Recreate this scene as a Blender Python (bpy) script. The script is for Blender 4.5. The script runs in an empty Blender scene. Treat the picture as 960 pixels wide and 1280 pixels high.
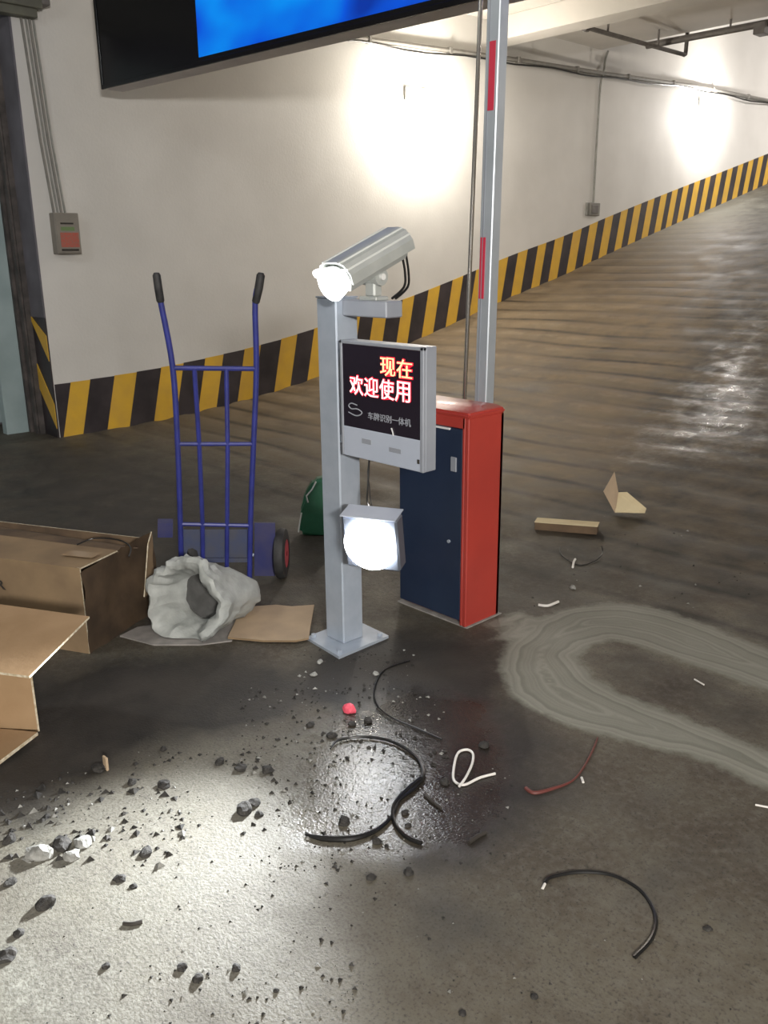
import bpy, bmesh, math, random
import numpy as np
from mathutils import Vector, Matrix, noise
random.seed(7)
S = bpy.context.scene
COL = S.collection
R = math.radians

# ---------------------------------------------------------------- camera
F = 1085.0; PITCH = R(16.5); ROLL = R(0.55); YAW = R(46.8); H = 1.5
fw = Vector((-math.sin(YAW)*math.cos(PITCH), math.cos(YAW)*math.cos(PITCH), -math.sin(PITCH)))
r0 = Vector((math.cos(YAW), math.sin(YAW), 0)); u0 = r0.cross(fw)
cr = math.cos(ROLL)*r0 - math.sin(ROLL)*u0
cu = math.sin(ROLL)*r0 + math.cos(ROLL)*u0
cd = bpy.data.cameras.new('camera'); cam = bpy.data.objects.new('camera', cd); COL.objects.link(cam)
m = Matrix((cr, cu, -fw)).transposed().to_4x4(); m.translation = (0, 0, H)
cam.matrix_world = m
cd.sensor_fit = 'VERTICAL'; cd.sensor_height = 24.0; cd.lens = F/1280*24.0; cd.clip_start = 0.05
S.camera = cam

# ---------------------------------------------------------------- view, world, lights
S.view_settings.view_transform = 'Standard'; S.view_settings.look = 'None'
S.view_settings.gamma = 1.0; S.view_settings.exposure = 0.0
S.view_settings.use_curve_mapping = False
w = bpy.data.worlds.new('world'); S.world = w; w.use_nodes = True
w.node_tree.nodes['Background'].inputs[0].default_value = (0.5, 0.55, 0.6, 1)
w.node_tree.nodes['Background'].inputs[1].default_value = 0.05

def light(kind, name, loc, power, color=(1, 1, 1), direction=None, **kw):
    l = bpy.data.lights.new(name, kind); l.energy = power; l.color = color
    for k, v in kw.items(): setattr(l, k, v)
    o = bpy.data.objects.new(name, l); COL.objects.link(o); o.location = loc
    if direction is not None: o.rotation_euler = Vector(direction).to_track_quat('-Z', 'Y').to_euler()
    return o
# unseen fill lights added to brighten walls and floor: right side and overhead
light('AREA', 'side_fill', (2.45, -1.0, 2.2), 335, (1.0, 0.955, 0.90), (-1, .33, -.02), shape='RECTANGLE', size=.6, size_y=.25)
light('AREA', 'side_fill_ramp', (2.45, 9.0, 4.0), 330, (1.0, 0.90, 0.78), (-1, 0, -.15), shape='RECTANGLE', size=.6, size_y=.25)
light('AREA', 'overhead_fill_lane', (-4.2, -1.0, 3.95), 45, (0.95, 1.0, 1.0), (-.2, .3, -1), shape='RECTANGLE', size=1.2, size_y=.2)
light('AREA', 'overhead_fill_upper_ramp', (-3.6, 18.5, 5.7), 480, (1.0, 0.93, 0.88), (-.5, .0, -1), shape='RECTANGLE', size=.3, size_y=1.2)
# wall lamps: fixture centres
LAMP1 = (-7.27, 7.42, 3.18); LAMP2 = (-7.27, 13.85, 3.72)
light('POINT', 'wall_lamp_bulb', (-6.97, 7.42, 3.04), 165, (1.0, 0.92, 0.80), shadow_soft_size=.09)
light('POINT', 'upper_wall_lamp_bulb', (-7.02, 13.85, 3.58), 115, (1.0, 0.95, 0.90), shadow_soft_size=.08)
# flood lamp on the post
LDIR = Vector((0.44, -0.90, -0.20)).normalized()
LPOS = Vector((-2.185, 1.985, 0.505))
light('SPOT', 'flood_lamp_beam', LPOS + LDIR*.06, 800, (0.95, 0.98, 1.0), Vector((.33, -.94, -.02)), spot_size=R(72), spot_blend=1.0, shadow_soft_size=.035)

# ---------------------------------------------------------------- helpers
WL = {}
def _loc(o): return WL.get(o.name, Vector((0, 0, 0)))
def obj(name, bm, mats, parent=None, smooth=False, loc=None):
    me = bpy.data.meshes.new(name)
    if isinstance(bm, bmesh.types.BMesh):
        if parent is not None or loc is not None:
            bm.transform(Matrix.Translation(-(Vector(loc) if loc is not None else _loc(parent))))
        bmesh.ops.recalc_face_normals(bm, faces=bm.faces)
        bm.to_mesh(me); bm.free()
    o = bpy.data.objects.new(name, me); COL.objects.link(o)
    if not isinstance(mats, (list, tuple)): mats = [mats]
    for mm in mats: me.materials.append(mm)
    if smooth:
        me.polygons.foreach_set('use_smooth', [True]*len(me.polygons))
        try: me.set_sharp_from_angle(angle=R(38))
        except Exception: pass
    if parent is not None:
        o.parent = parent; WL[o.name] = _loc(parent).copy()
        if loc is not None:
            o.location = Vector(loc) - _loc(parent); WL[o.name] = Vector(loc)
    else:
        WL[o.name] = Vector(loc) if loc is not None else Vector((0, 0, 0)); o.location = WL[o.name]
    return o
def thing(name, label, cat, loc, group=None):
    o = bpy.data.objects.new(name, None); COL.objects.link(o); o.location = loc; o.empty_display_size = .1
    WL[o.name] = Vector(loc); return tag(o, label, cat, group)
def tag(o, label, cat, group=None, kind=None):
    o['label'] = label; o['category'] = cat
    if group: o['group'] = group
    if kind: o['kind'] = kind
    return o
def struct(o): o['kind'] = 'structure'; return o
def BM(): return bmesh.new()
def bx(bm, x0, x1, y0, y1, z0, z1, bev=0, mi=0, mat=None, seg=1):
    r = bmesh.ops.create_cube(bm, size=1)
    vs = r['verts']
    for v in vs:
        v.co = Vector(((x0+x1)/2 + v.co.x*(x1-x0), (y0+y1)/2 + v.co.y*(y1-y0), (z0+z1)/2 + v.co.z*(z1-z0)))
    fs = list({f for v in vs for f in v.link_faces})
    for f in fs: f.material_index = mi
    if bev:
        es = list({e for v in vs for e in v.link_edges})
        rr = bmesh.ops.bevel(bm, geom=es, offset=bev, segments=seg, profile=.5, affect='EDGES')
        vs = list({v for f in rr['faces'] for v in f.verts} | {v for v in vs if v.is_valid})
        for f in {f for v in vs for f in v.link_faces}: f.material_index = mi
    if mat is not None: bmesh.ops.transform(bm, matrix=mat, verts=[v for v in vs if v.is_valid])
    return vs
def tube(bm, pts, rad, n=8, cap=True, radii=None, squash=1.0):
    pts = [Vector(p) for p in pts]; rings = []
    up = Vector((0, 0, 1)); prev = None
    for i, p in enumerate(pts):
        t = (pts[min(i+1, len(pts)-1)] - pts[max(i-1, 0)]).normalized()
        if prev is None:
            a = t.cross(up)
            if a.length < .05: a = t.cross(Vector((1, 0, 0)))
            a.normalize()
        else:
            a = prev - t*prev.dot(t); a.normalize()
        prev = a; b = t.cross(a).normalized()
        rr = radii[i] if radii else rad
        rings.append([bm.verts.new(p + a*math.cos(2*math.pi*k/n)*rr + b*math.sin(2*math.pi*k/n)*rr*squash) for k in range(n)])
    for i in range(len(rings)-1):
        for k in range(n):
            bm.faces.new((rings[i][k], rings[i][(k+1) % n], rings[i+1][(k+1) % n], rings[i+1][k]))
    if cap:
        bm.faces.new(rings[0][::-1]); bm.faces.new(rings[-1])
    return rings
def spl(pts, n=8):
    pts = [Vector(p) for p in pts]; out = []
    for i in range(len(pts)-1):
        p0 = pts[max(i-1, 0)]; p1 = pts[i]; p2 = pts[i+1]; p3 = pts[min(i+2, len(pts)-1)]
        for k in range(n):
            t = k/n
            out.append(.5*((2*p1) + (p2-p0)*t + (2*p0-5*p1+4*p2-p3)*t*t + (-p0+3*p1-3*p2+p3)*t**3))
    out.append(pts[-1]); return out
def prism(bm, pts, off, mi=0):
    a = [bm.verts.new(Vector(p)) for p in pts]; b = [bm.verts.new(Vector(p)+Vector(off)) for p in pts]
    fs = [bm.faces.new(a), bm.faces.new(b[::-1])]
    for i in range(len(a)):
        fs.append(bm.faces.new((a[i], b[i], b[(i+1) % len(a)], a[(i+1) % len(a)])))
    for f in fs: f.material_index = mi
    return fs
def frame_mat(o, zdir, ydir=(0, 0, 1)):
    z = Vector(zdir).normalized(); y = Vector(ydir); y = (y - z*y.dot(z)).normalized(); x = y.cross(z)
    mm = Matrix((x, y, z)).transposed().to_4x4(); mm.translation = o; return mm
# ramp profile: floor height along the lane
PY = [-60, 2.6, 3.2, 4.0, 4.8, 5.3, 5.86, 7.19, 8.0, 9.16, 10.3, 11.4, 13.2, 14.8, 16.5, 18.5, 21, 26, 40]
PZ = [0, 0, .003, .03, .09, .145, .23, .475, .66, .95, 1.20, 1.48, 1.91, 2.28, 2.68, 3.14, 3.65, 4.3, 4.3]
def zf(y):
    if y <= PY[1]: return 0.0
    for i in range(1, len(PY)-1):
        if y <= PY[i+1]:
            h = PY[i+1]-PY[i]; t = (y-PY[i])/h
            def sl(j): return (PZ[j+1]-PZ[j-1])/(PY[j+1]-PY[j-1]) if 1 < j < len(PY)-1 else 0
            m0, m1 = sl(i)*h, sl(i+1)*h
            return (2*t**3-3*t*t+1)*PZ[i] + (t**3-2*t*t+t)*m0 + (-2*t**3+3*t*t)*PZ[i+1] + (t**3-t*t)*m1
    return PZ[-1]
CAMP = Vector((0, 0, H))
def ray(x, y): return fw*F + cr*(x-480) - cu*(y-640)
def G(x, y, dz=0.0):                     # where the sight line of a photo point meets the ground
    d = ray(x, y); t = (dz-H)/d.z if d.z < 0 else 30
    for _ in range(12):
        p = CAMP + d*t; t = (zf(p.y)+dz-H)/d.z
    return CAMP + d*t
def AX(x, y, X): d = ray(x, y); return CAMP + d*(X/d.x)
def AY(x, y, Y): d = ray(x, y); return CAMP + d*(Y/d.y)
def AP(x, y, o, n):
    d = ray(x, y); n = Vector(n); return CAMP + d*((Vector(o)-CAMP).dot(n)/d.dot(n))

# ---------------------------------------------------------------- materials
def mat(name, col, rough=.6, metal=0, col2=None, nscale=8, bump=0, bscale=60, emit=None, estr=0, detail=5, lo=.35, hi=.65, spec=.5, coat=0, alpha=None, rough2=None):
    mt = bpy.data.materials.new(name); mt.use_nodes = True; nt = mt.node_tree; N = nt.nodes; L = nt.links
    b = N['Principled BSDF']
    b.inputs['Base Color'].default_value = (*col, 1); b.inputs['Roughness'].default_value = rough
    b.inputs['Metallic'].default_value = metal; b.inputs['Specular IOR Level'].default_value = spec
    b.inputs['Coat Weight'].default_value = coat
    tc = N.new('ShaderNodeTexCoord')
    if col2 is not None:
        nz = N.new('ShaderNodeTexNoise'); nz.inputs['Scale'].default_value = nscale; nz.inputs['Detail'].default_value = detail
        L.new(tc.outputs['Object'], nz.inputs['Vector'])
        rp = N.new('ShaderNodeValToRGB'); rp.color_ramp.elements[0].position = lo; rp.color_ramp.elements[1].position = hi
        rp.color_ramp.elements[0].color = (*col, 1); rp.color_ramp.elements[1].color = (*col2, 1)
        L.new(nz.outputs['Fac'], rp.inputs['Fac']); L.new(rp.outputs['Color'], b.inputs['Base Color'])
        if rough2 is not None:
            mr = N.new('ShaderNodeMapRange'); mr.inputs['From Min'].default_value = lo; mr.inputs['From Max'].default_value = hi
            mr.inputs['To Min'].default_value = rough; mr.inputs['To Max'].default_value = rough2
            L.new(nz.outputs['Fac'], mr.inputs['Value']); L.new(mr.outputs['Result'], b.inputs['Roughness'])
    if bump:
        n2 = N.new('ShaderNodeTexNoise'); n2.inputs['Scale'].default_value = bscale; n2.inputs['Detail'].default_value = 4
        L.new(tc.outputs['Object'], n2.inputs['Vector'])
        bp = N.new('ShaderNodeBump'); bp.inputs['Strength'].default_value = bump; bp.inputs['Distance'].default_value = .01
        L.new(n2.outputs['Fac'], bp.inputs['Height']); L.new(bp.outputs['Normal'], b.inputs['Normal'])
    if emit is not None:
        b.inputs['Emission Color'].default_value = (*emit, 1); b.inputs['Emission Strength'].default_value = estr
    return mt
M = {}
M['wall'] = mat('white_plaster', (.58, .57, .545), .75, col2=(.64, .63, .605), nscale=1.3, bump=.12, bscale=45)
M['ceil'] = mat('ceiling_plaster', (.50, .48, .44), .85, col2=(.60, .57, .53), nscale=1.1, bump=.1, bscale=30)
M['yellow'] = mat('yellow_paint', (.66, .40, .04), .45, col2=(.58, .35, .05), nscale=6, bump=.1, bscale=50)
M['black'] = mat('black_paint', (.022, .018, .022), .45, col2=(.045, .036, .04), nscale=5, bump=.1, bscale=50)
M['jamb'] = mat('shaded_jamb_paint', (.16, .155, .18), .8, col2=(.11, .105, .12), nscale=3, bump=.1)  # grey-white jamb darkened: its shade is put into the colour
M['dirtysteel'] = mat('dirty_steel', (.045, .04, .038), .7, col2=(.10, .085, .08), nscale=9, bump=.2)
M['teal'] = mat('pale_teal_door', (.36, .45, .46), .55, col2=(.28, .36, .37), nscale=3, bump=.05)
M['galv'] = mat('grey_steel', (.42, .47, .54), .42, .3, col2=(.36, .41, .48), nscale=12, rough2=.5)  # brighter and bluer: haze over the post put into the colour
M['boxgrey'] = mat('grey_powder_coat', (.30, .32, .36), .45, .1, col2=(.26, .28, .32), nscale=6)
M['boxpanel'] = mat('light_grey_panel', (.42, .46, .54), .5, 0, col2=(.38, .42, .50), nscale=5)
M['screen'] = mat('dark_acrylic', (.018, .014, .022), .12)
M['ledred'] = mat('led_red', (.5, 0, .01), .5, emit=(1, .02, .06), estr=.95)
M['ledwhite'] = mat('led_pink_white', (.9, .5, .5), .5, emit=(1, .62, .60), estr=1.7)
M['ledamber'] = mat('led_amber', (.9, .5, .3), .5, emit=(1, .50, .22), estr=1.5)
M['print'] = mat('grey_print', (.32, .34, .38), .5)
M['lamp'] = mat('lamp_led_face', (1, 1, 1), .4, emit=(.94, .97, 1), estr=45)
M['camlamp'] = mat('camera_lamp_face', (1, 1, 1), .4, emit=(1, 1, 1), estr=9)
M['lamphouse'] = mat('lamp_housing', (.16, .18, .22), .4, .5)
M['cam'] = mat('camera_housing', (.46, .48, .455), .4, .2, col2=(.38, .40, .385), nscale=10)
M['red'] = mat('orange_red_enamel', (.42, .045, .032), .38, col2=(.36, .04, .03), nscale=4, coat=.3)
M['navy'] = mat('navy_door', (.012, .022, .05), .35, col2=(.018, .03, .06), nscale=4)
M['alu'] = mat('boom_aluminium', (.46, .50, .54), .42, .35, col2=(.40, .44, .48), nscale=5)
M['redtape'] = mat('red_reflective_tape', (.55, .035, .07), .35)
M['chrome'] = mat('chrome', (.72, .69, .64), .22, 1.0)
M['blue'] = mat('blue_enamel', (.034, .042, .24), .35, col2=(.025, .032, .16), nscale=14, lo=.3, hi=.7, coat=.3)
M['dkblue'] = mat('dark_blue_enamel', (.03, .035, .13), .45, col2=(.05, .05, .12), nscale=12)
M['rubber'] = mat('black_rubber', (.012, .012, .013), .65, col2=(.03, .03, .03), nscale=20, bump=.1)
M['hubred'] = mat('red_wheel_hub', (.45, .05, .07), .45)
M['dirty'] = mat('dusty_grey', (.20, .19, .18), .8, col2=(.30, .28, .26), nscale=15)
M['sack'] = mat('woven_sack', (.30, .315, .30), .7, col2=(.40, .415, .40), nscale=14, bump=.35, bscale=55, spec=.3)
M['sackin'] = mat('cement_powder', (.10, .10, .098), .9, col2=(.07, .07, .068), nscale=20, bump=.3)
M['card'] = mat('cardboard', (.36, .24, .135), .8, col2=(.30, .195, .105), nscale=6, bump=.08, bscale=40, spec=.2)
M['carddark'] = mat('dark_cardboard', (.155, .105, .065), .85, col2=(.085, .06, .042), nscale=7, bump=.1, bscale=30, spec=.2)  # darker cardboard, also holding the narrow carton's front shade in its colour
M['cardmid'] = mat('dusty_cardboard', (.27, .19, .11), .8, col2=(.20, .14, .085), nscale=5, bump=.08, bscale=40, spec=.2)
M['cardpale'] = mat('pale_cardboard', (.44, .33, .22), .8, col2=(.38, .29, .20), nscale=9, bump=.08, spec=.2)
M['cardyel'] = mat('pale_yellow_cardboard', (.66, .56, .36), .8, col2=(.58, .48, .30), nscale=9, spec=.2)
M['edge'] = mat('corrugated_edge', (.60, .54, .42), .85, col2=(.38, .31, .20), nscale=70, bump=.4, bscale=90)
M['tape'] = mat('clear_packing_tape', (.30, .21, .125), .10)
M['ink'] = mat('black_ink', (.03, .025, .02), .7)
M['cable'] = mat('black_cable', (.010, .010, .010), .28)
M['wirewhite'] = mat('white_wire', (.72, .70, .66), .45)
M['wirered'] = mat('red_brown_wire', (.13, .035, .028), .5)
M['stone'] = mat('dark_rubble', (.014, .013, .012), .9, col2=(.045, .042, .038), nscale=40, bump=.6, bscale=90)
M['stonepale'] = mat('pale_rubble', (.17, .17, .155), .85, col2=(.32, .32, .30), nscale=40, bump=.6, bscale=90)
M['pink'] = mat('pink_red_plastic', (.75, .10, .15), .4)
M['green'] = mat('green_film', (.02, .115, .060), .4, col2=(.03, .15, .085), nscale=9, bump=.3, bscale=25)
M['white'] = mat('white_print_glint', (.65, .66, .66), .5)
M['pipe'] = mat('dark_pipe', (.115, .105, .10), .6, col2=(.16, .15, .14), nscale=12)
M['conduit'] = mat('grey_conduit', (.26, .26, .24), .6, col2=(.20, .20, .18), nscale=12)
M['conduitdk'] = mat('dusty_conduit', (.17, .165, .15), .7, col2=(.22, .21, .19), nscale=12)
M['trunk'] = mat('olive_grey_trunking', (.13, .13, .10), .6, col2=(.10, .10, .08), nscale=8)
M['cbox'] = mat('grey_switch_box', (.24, .22, .19), .6, col2=(.20, .185, .16), nscale=8)
M['sticker'] = mat('red_sticker', (.42, .09, .065), .5, col2=(.32, .12, .09), nscale=60, lo=.45, hi=.55)
M['signblack'] = mat('sign_black', (.006, .006, .008), .22)
M['signgrey'] = mat('sign_underside', (.50, .48, .50), .6, col2=(.60, .58, .58), nscale=5)
M['bulb'] = mat('wall_lamp_lens', (1, 1, 1), .4, emit=(1, .95, .86), estr=14)
M['whitepl'] = mat('white_plastic', (.7, .7, .68), .4)

# blue screen picture of the overhead sign
mt = bpy.data.materials.new('blue_screen_picture'); mt.use_nodes = True; N = mt.node_tree.nodes; L = mt.node_tree.links
tc = N.new('ShaderNodeTexCoord'); b = N['Principled BSDF']
b.inputs['Base Color'].default_value = (.0, .01, .04, 1); b.inputs['Roughness'].default_value = .3
nz = N.new('ShaderNodeTexNoise'); nz.inputs['Scale'].default_value = 1.7; nz.inputs['Detail'].default_value = 1.5
mp = N.new('ShaderNodeMapping'); mp.inputs['Location'].default_value = (.55, 0, .35); mp.inputs['Scale'].default_value = (1, 1, 1.7)
L.new(tc.outputs['Object'], mp.inputs['Vector']); L.new(mp.outputs['Vector'], nz.inputs['Vector'])
rp = N.new('ShaderNodeValToRGB'); e = rp.color_ramp.elements
e[0].position = .34; e[0].color = (.001, .035, .40, 1); e[1].position = .68; e[1].color = (.0, .30, 1, 1)
x = e.new(.48); x.color = (.0, .10, .80, 1)
L.new(nz.outputs['Fac'], rp.inputs['Fac']); L.new(rp.outputs['Color'], b.inputs['Emission Color']); b.inputs['Emission Strength'].default_value = .85
M['bluescreen'] = mt

# ---- floor material: masks come from vertex attributes that hold distances
def floor_mat():
    mt = bpy.data.materials.new('stained_concrete'); mt.use_nodes = True; nt = mt.node_tree; N = nt.nodes; L = nt.links
    b = N['Principled BSDF']
    tc = N.new('ShaderNodeTexCoord'); P = tc.outputs['Object']
    def nz(sc, det=5, rough=.55, vec=None, dist=0):
        n = N.new('ShaderNodeTexNoise'); n.inputs['Scale'].default_value = sc; n.inputs['Detail'].default_value = det
        n.inputs['Roughness'].default_value = rough; n.inputs['Distortion'].default_value = dist
        L.new(vec or P, n.inputs['Vector']); return n.outputs['Fac']
    def ma(op, a, b_=None, c=None, clamp=False):
        n = N.new('ShaderNodeMath'); n.operation = op; n.use_clamp = clamp
        for i, v in enumerate((a, b_, c)):
            if v is None: continue
            if isinstance(v, (int, float)): n.inputs[i].default_value = v
            else: L.new(v, n.inputs[i])
        return n.outputs[0]
    def mrange(v, a, b_, c=0, d=1):
        n = N.new('ShaderNodeMapRange'); L.new(v, n.inputs['Value'])
        for k, q in zip(('From Min', 'From Max', 'To Min', 'To Max'), (a, b_, c, d)): n.inputs[k].default_value = q
        return n.outputs['Result']
    def mix(f, a, b_):
        n = N.new('ShaderNodeMix'); n.data_type = 'RGBA'
        if isinstance(f, (int, float)): n.inputs[0].default_value = f
        else: L.new(f, n.inputs[0])
        for i, v in ((6, a), (7, b_)):
            if isinstance(v, tuple): n.inputs[i].default_value = (*v, 1)
            else: L.new(v, n.inputs[i])
        return n.outputs[2]
    def attr(nm):
        n = N.new('ShaderNodeAttribute'); n.attribute_name = nm; return n.outputs['Fac']
    big = nz(.8, 4); mid = nz(3.2, 6, .6); fine = nz(38, 5, .65); grit = nz(130, 3, .6); warp = nz(5, 5, .65)
    base = mix(mrange(big, .35, .65), (.066, .056, .038), (.128, .112, .080))
    base = mix(mrange(mid, .40, .70), base, (.050, .037, .026))
    base = mix(ma('MULTIPLY', mrange(fine, .45, .75), .5), base, (.17, .16, .135))
    base = mix(ma('MULTIPLY', mrange(grit, .55, .70), .75), base, (.018, .016, .014))
    # ramp: warmer, rubber marks
    rb = mix(mrange(mid, .35, .65), (.115, .082, .047), (.20, .148, .088))
    rb = mix(attr('upper'), rb, mix(mrange(mid, .35, .65), (.12, .118, .10), (.19, .19, .165)))  # greyer uphill: lamp sheen on the upper ramp put into the colour
    base = mix(attr('ramp'), base, rb)
    base = mix(ma('MULTIPLY', ma('MULTIPLY', attr('ridge'), mrange(warp, .42, .62)), .55), base, (.27, .21, .135))
    # pale floor: the flood lamp's pool of light put into the colour
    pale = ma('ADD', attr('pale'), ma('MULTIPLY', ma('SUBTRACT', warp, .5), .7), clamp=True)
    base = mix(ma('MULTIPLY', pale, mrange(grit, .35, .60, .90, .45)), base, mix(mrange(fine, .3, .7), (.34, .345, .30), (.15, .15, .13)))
    # dark grime, with shadow on the floor also put into the colour
    dk = mrange(ma('ADD', attr('dark'), ma('MULTIPLY', ma('SUBTRACT', warp, .5), .9)), .12, .62)
    base = mix(ma('MULTIPLY', dk, .92), base, mix(mrange(mid, .35, .65), (.011, .010, .0095), (.032, .027, .022)))
    base = mix(ma('MULTIPLY', attr('groove'), mrange(warp, .25, .6, .35, .95)), base, (.008, .0065, .005))
    # trowelled mortar ring: attribute is a signed distance in metres
    mo = ma('ADD', attr('mortar'), ma('MULTIPLY', ma('SUBTRACT', nz(14, 6, .7), .5), .10))
    mof = mrange(mo, -.012, .022, 1, 0)
    # strokes of the trowel follow the distance
    st = N.new('ShaderNodeTexNoise'); st.noise_dimensions = '1D'; st.inputs['Scale'].default_value = 45; st.inputs['Detail'].default_value = 3
    L.new(ma('ADD', attr('mortar'), ma('MULTIPLY', nz(2.5, 3), .12)), st.inputs['W'])
    mcol = mix(mrange(st.outputs['Fac'], .3, .75), (.145, .145, .118), (.26, .26, .22))
    base = mix(mof, base, mcol)
    L.new(base, b.inputs['Base Color'])
    wet = mrange(ma('ADD', attr('wet'), ma('MULTIPLY', ma('SUBTRACT', nz(7, 6, .7), .5), 1.0)), .35, .7)
    wet = ma('MULTIPLY', wet, ma('SUBTRACT', 1, mof))
    rg = mrange(mid, .3, .7, .52, .80)
    rgh = ma('SUBTRACT', rg, ma('MULTIPLY', wet, .50), clamp=True)
    L.new(rgh, b.inputs['Roughness'])
    hgt = ma('ADD', ma('MULTIPLY', fine, .6), ma('MULTIPLY', grit, .5))
    hgt = ma('ADD', hgt, ma('MULTIPLY', ma('MULTIPLY', st.outputs['Fac'], mof), .6))
    bp = N.new('ShaderNodeBump'); bp.inputs['Strength'].default_value = .55; bp.inputs['Distance'].default_value = .006
    L.new(hgt, bp.inputs['Height']); L.new(bp.outputs['Normal'], b.inputs['Normal'])
    return mt
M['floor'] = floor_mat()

# ================================================================ SETTING
WX = -7.35
# ---- floor
def seq(parts):
    out = []
    for a, b_, st in parts: out += list(np.arange(a, b_-1e-6, st))
    return np.array(out + [parts[-1][1]])
xs = seq([(-9.6, -4.2, .3), (-4.2, -.2, .03), (-.2, 3.0, .2)])
ys = seq([(-6, -.6, .6), (-.6, 4.0, .03), (4.0, 12.0, .028), (12.0, 17, .06), (17, 30, .5)])
XX, YY = np.meshgrid(xs, ys, indexing='ij')
ZZ0 = np.array([zf(float(y)) for y in ys])
rngy = np.random.RandomState(3)
# transverse anti-slip ridges on the ramp
ph = YY/.34*2*np.pi + .7*np.sin(XX*1.3) + .9*np.sin(XX*.55+YY*.7) + .5*np.sin(XX*2.9-YY*1.1)
amp = np.clip((YY-2.9)/.9, 0, 1)*.0105*(.65+.35*np.sin(XX*2.1+YY*1.7)*np.sin(YY*.9+1))*np.clip((14-YY)/5, .15, 1)
ZZ = ZZ0[None, :] + amp*(np.clip(np.sin(ph), -.75, .55)-.55)
ZZ += .0035*np.sin(XX*3.1+1)*np.sin(YY*2.7) * (YY < 3) - .002*(YY < 3)*0
nx, ny = XX.shape
verts = np.stack([XX, YY, ZZ], -1).reshape(-1, 3)
ii = np.arange(nx*ny).reshape(nx, ny)
faces = np.stack([ii[:-1, :-1], ii[1:, :-1], ii[1:, 1:], ii[:-1, 1:]], -1).reshape(-1, 4)
me = bpy.data.meshes.new('floor')
me.vertices.add(len(verts)); me.vertices.foreach_set('co', verts.ravel())
me.loops.add(faces.size); me.loops.foreach_set('vertex_index', faces.ravel())
me.polygons.add(len(faces)); me.polygons.foreach_set('loop_start', np.arange(0, faces.size, 4)); me.polygons.foreach_set('loop_total', np.full(len(faces), 4))
me.polygons.foreach_set('use_smooth', np.ones(len(faces), bool))
me.update(); me.validate()
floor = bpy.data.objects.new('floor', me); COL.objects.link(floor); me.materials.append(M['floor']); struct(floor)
def seg_dist(px, py, poly, closed=True):
    d = np.full(px.shape, 1e9); inside = np.zeros(px.shape, bool)
    n = len(poly)
    for i in range(n if closed else n-1):
        ax, ay = poly[i]; bx_, by_ = poly[(i+1) % n]
        dx, dy = bx_-ax, by_-ay; t = np.clip(((px-ax)*dx+(py-ay)*dy)/(dx*dx+dy*dy+1e-12), 0, 1)
        d = np.minimum(d, np.hypot(px-ax-t*dx, py-ay-t*dy))
        c = ((ay > py) != (by_ > py)) & (px < (bx_-ax)*(py-ay)/(by_-ay+1e-12)+ax)
        inside ^= c
    return d, inside
def gp(pl): return [tuple(G(a, b_).xy) for a, b_ in pl]
fx, fy = verts[:, 0], verts[:, 1]
ring = gp([(624, 838), (634, 806), (668, 776), (712, 760), (765, 753), (822, 760), (880, 780), (960, 812), (1060, 858),
           (1075, 900), (960, 862), (900, 842), (850, 826), (800, 806), (765, 800), (735, 808), (722, 822), (740, 848), (775, 868), (830, 888), (900, 915), (960, 940), (1070, 990),
           (1050, 1040), (960, 985), (900, 958), (860, 944), (800, 930), (730, 912), (672, 890), (640, 868)])
d, ins = seg_dist(fx, fy, ring); sd = np.where(ins, -d, d)
for sm in (gp([(612, 800), (655, 768), (690, 775), (650, 805)]), gp([(600, 780), (650, 762), (668, 772), (620, 790)])):
    d2, i2 = seg_dist(fx, fy, sm); sd = np.minimum(sd, np.where(i2, -d2, d2)+.015)
def put(nm, arr):
    a = me.attributes.new(nm, 'FLOAT', 'POINT'); a.data.foreach_set('value', arr.astype(np.float32))
put('mortar', np.clip(sd, -1, 1))
def soft(pl, fall):
    d, ins = seg_dist(fx, fy, gp(pl)); s = np.where(ins, d, -d); return np.clip(.5 + s/fall, 0, 1)
dark = np.zeros_like(fx)
for pl, fall, k in [
    ([(380, 815), (500, 790), (620, 800), (640, 880), (700, 930), (690, 1000), (590, 1075), (530, 1080), (500, 960), (430, 900), (330, 870)], .35, .8),
    ([(60, 840), (280, 815), (420, 860), (360, 905), (200, 930), (40, 1020), (-80, 1050), (-60, 900)], .30, .85),  # dirt and shadow together, painted left of the post
    ([(400, 760), (560, 760), (630, 690), (640, 630), (700, 612), (780, 560), (860, 480), (930, 420), (1000, 380), (1400, 480), (1300, 800), (1000, 800), (860, 762), (760, 742), (640, 770)], .7, .47),  # dark side of the ramp: shadow and wet painted in
    ([(0, 560), (120, 552), (330, 600), (420, 660), (420, 740), (200, 800), (60, 700), (-60, 620)], .9, .6),
    ([(760, 1000), (900, 1010), (980, 1100), (960, 1180), (800, 1120)], .35, .25),
    ([(500, 1090), (600, 1110), (640, 1180), (560, 1200), (470, 1150)], .25, .35),
    ([(730, 815), (790, 812), (960, 875), (960, 925), (840, 880), (760, 850)], .10, .35)]:
    dark = np.maximum(dark, soft(pl, fall)*k)
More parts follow.
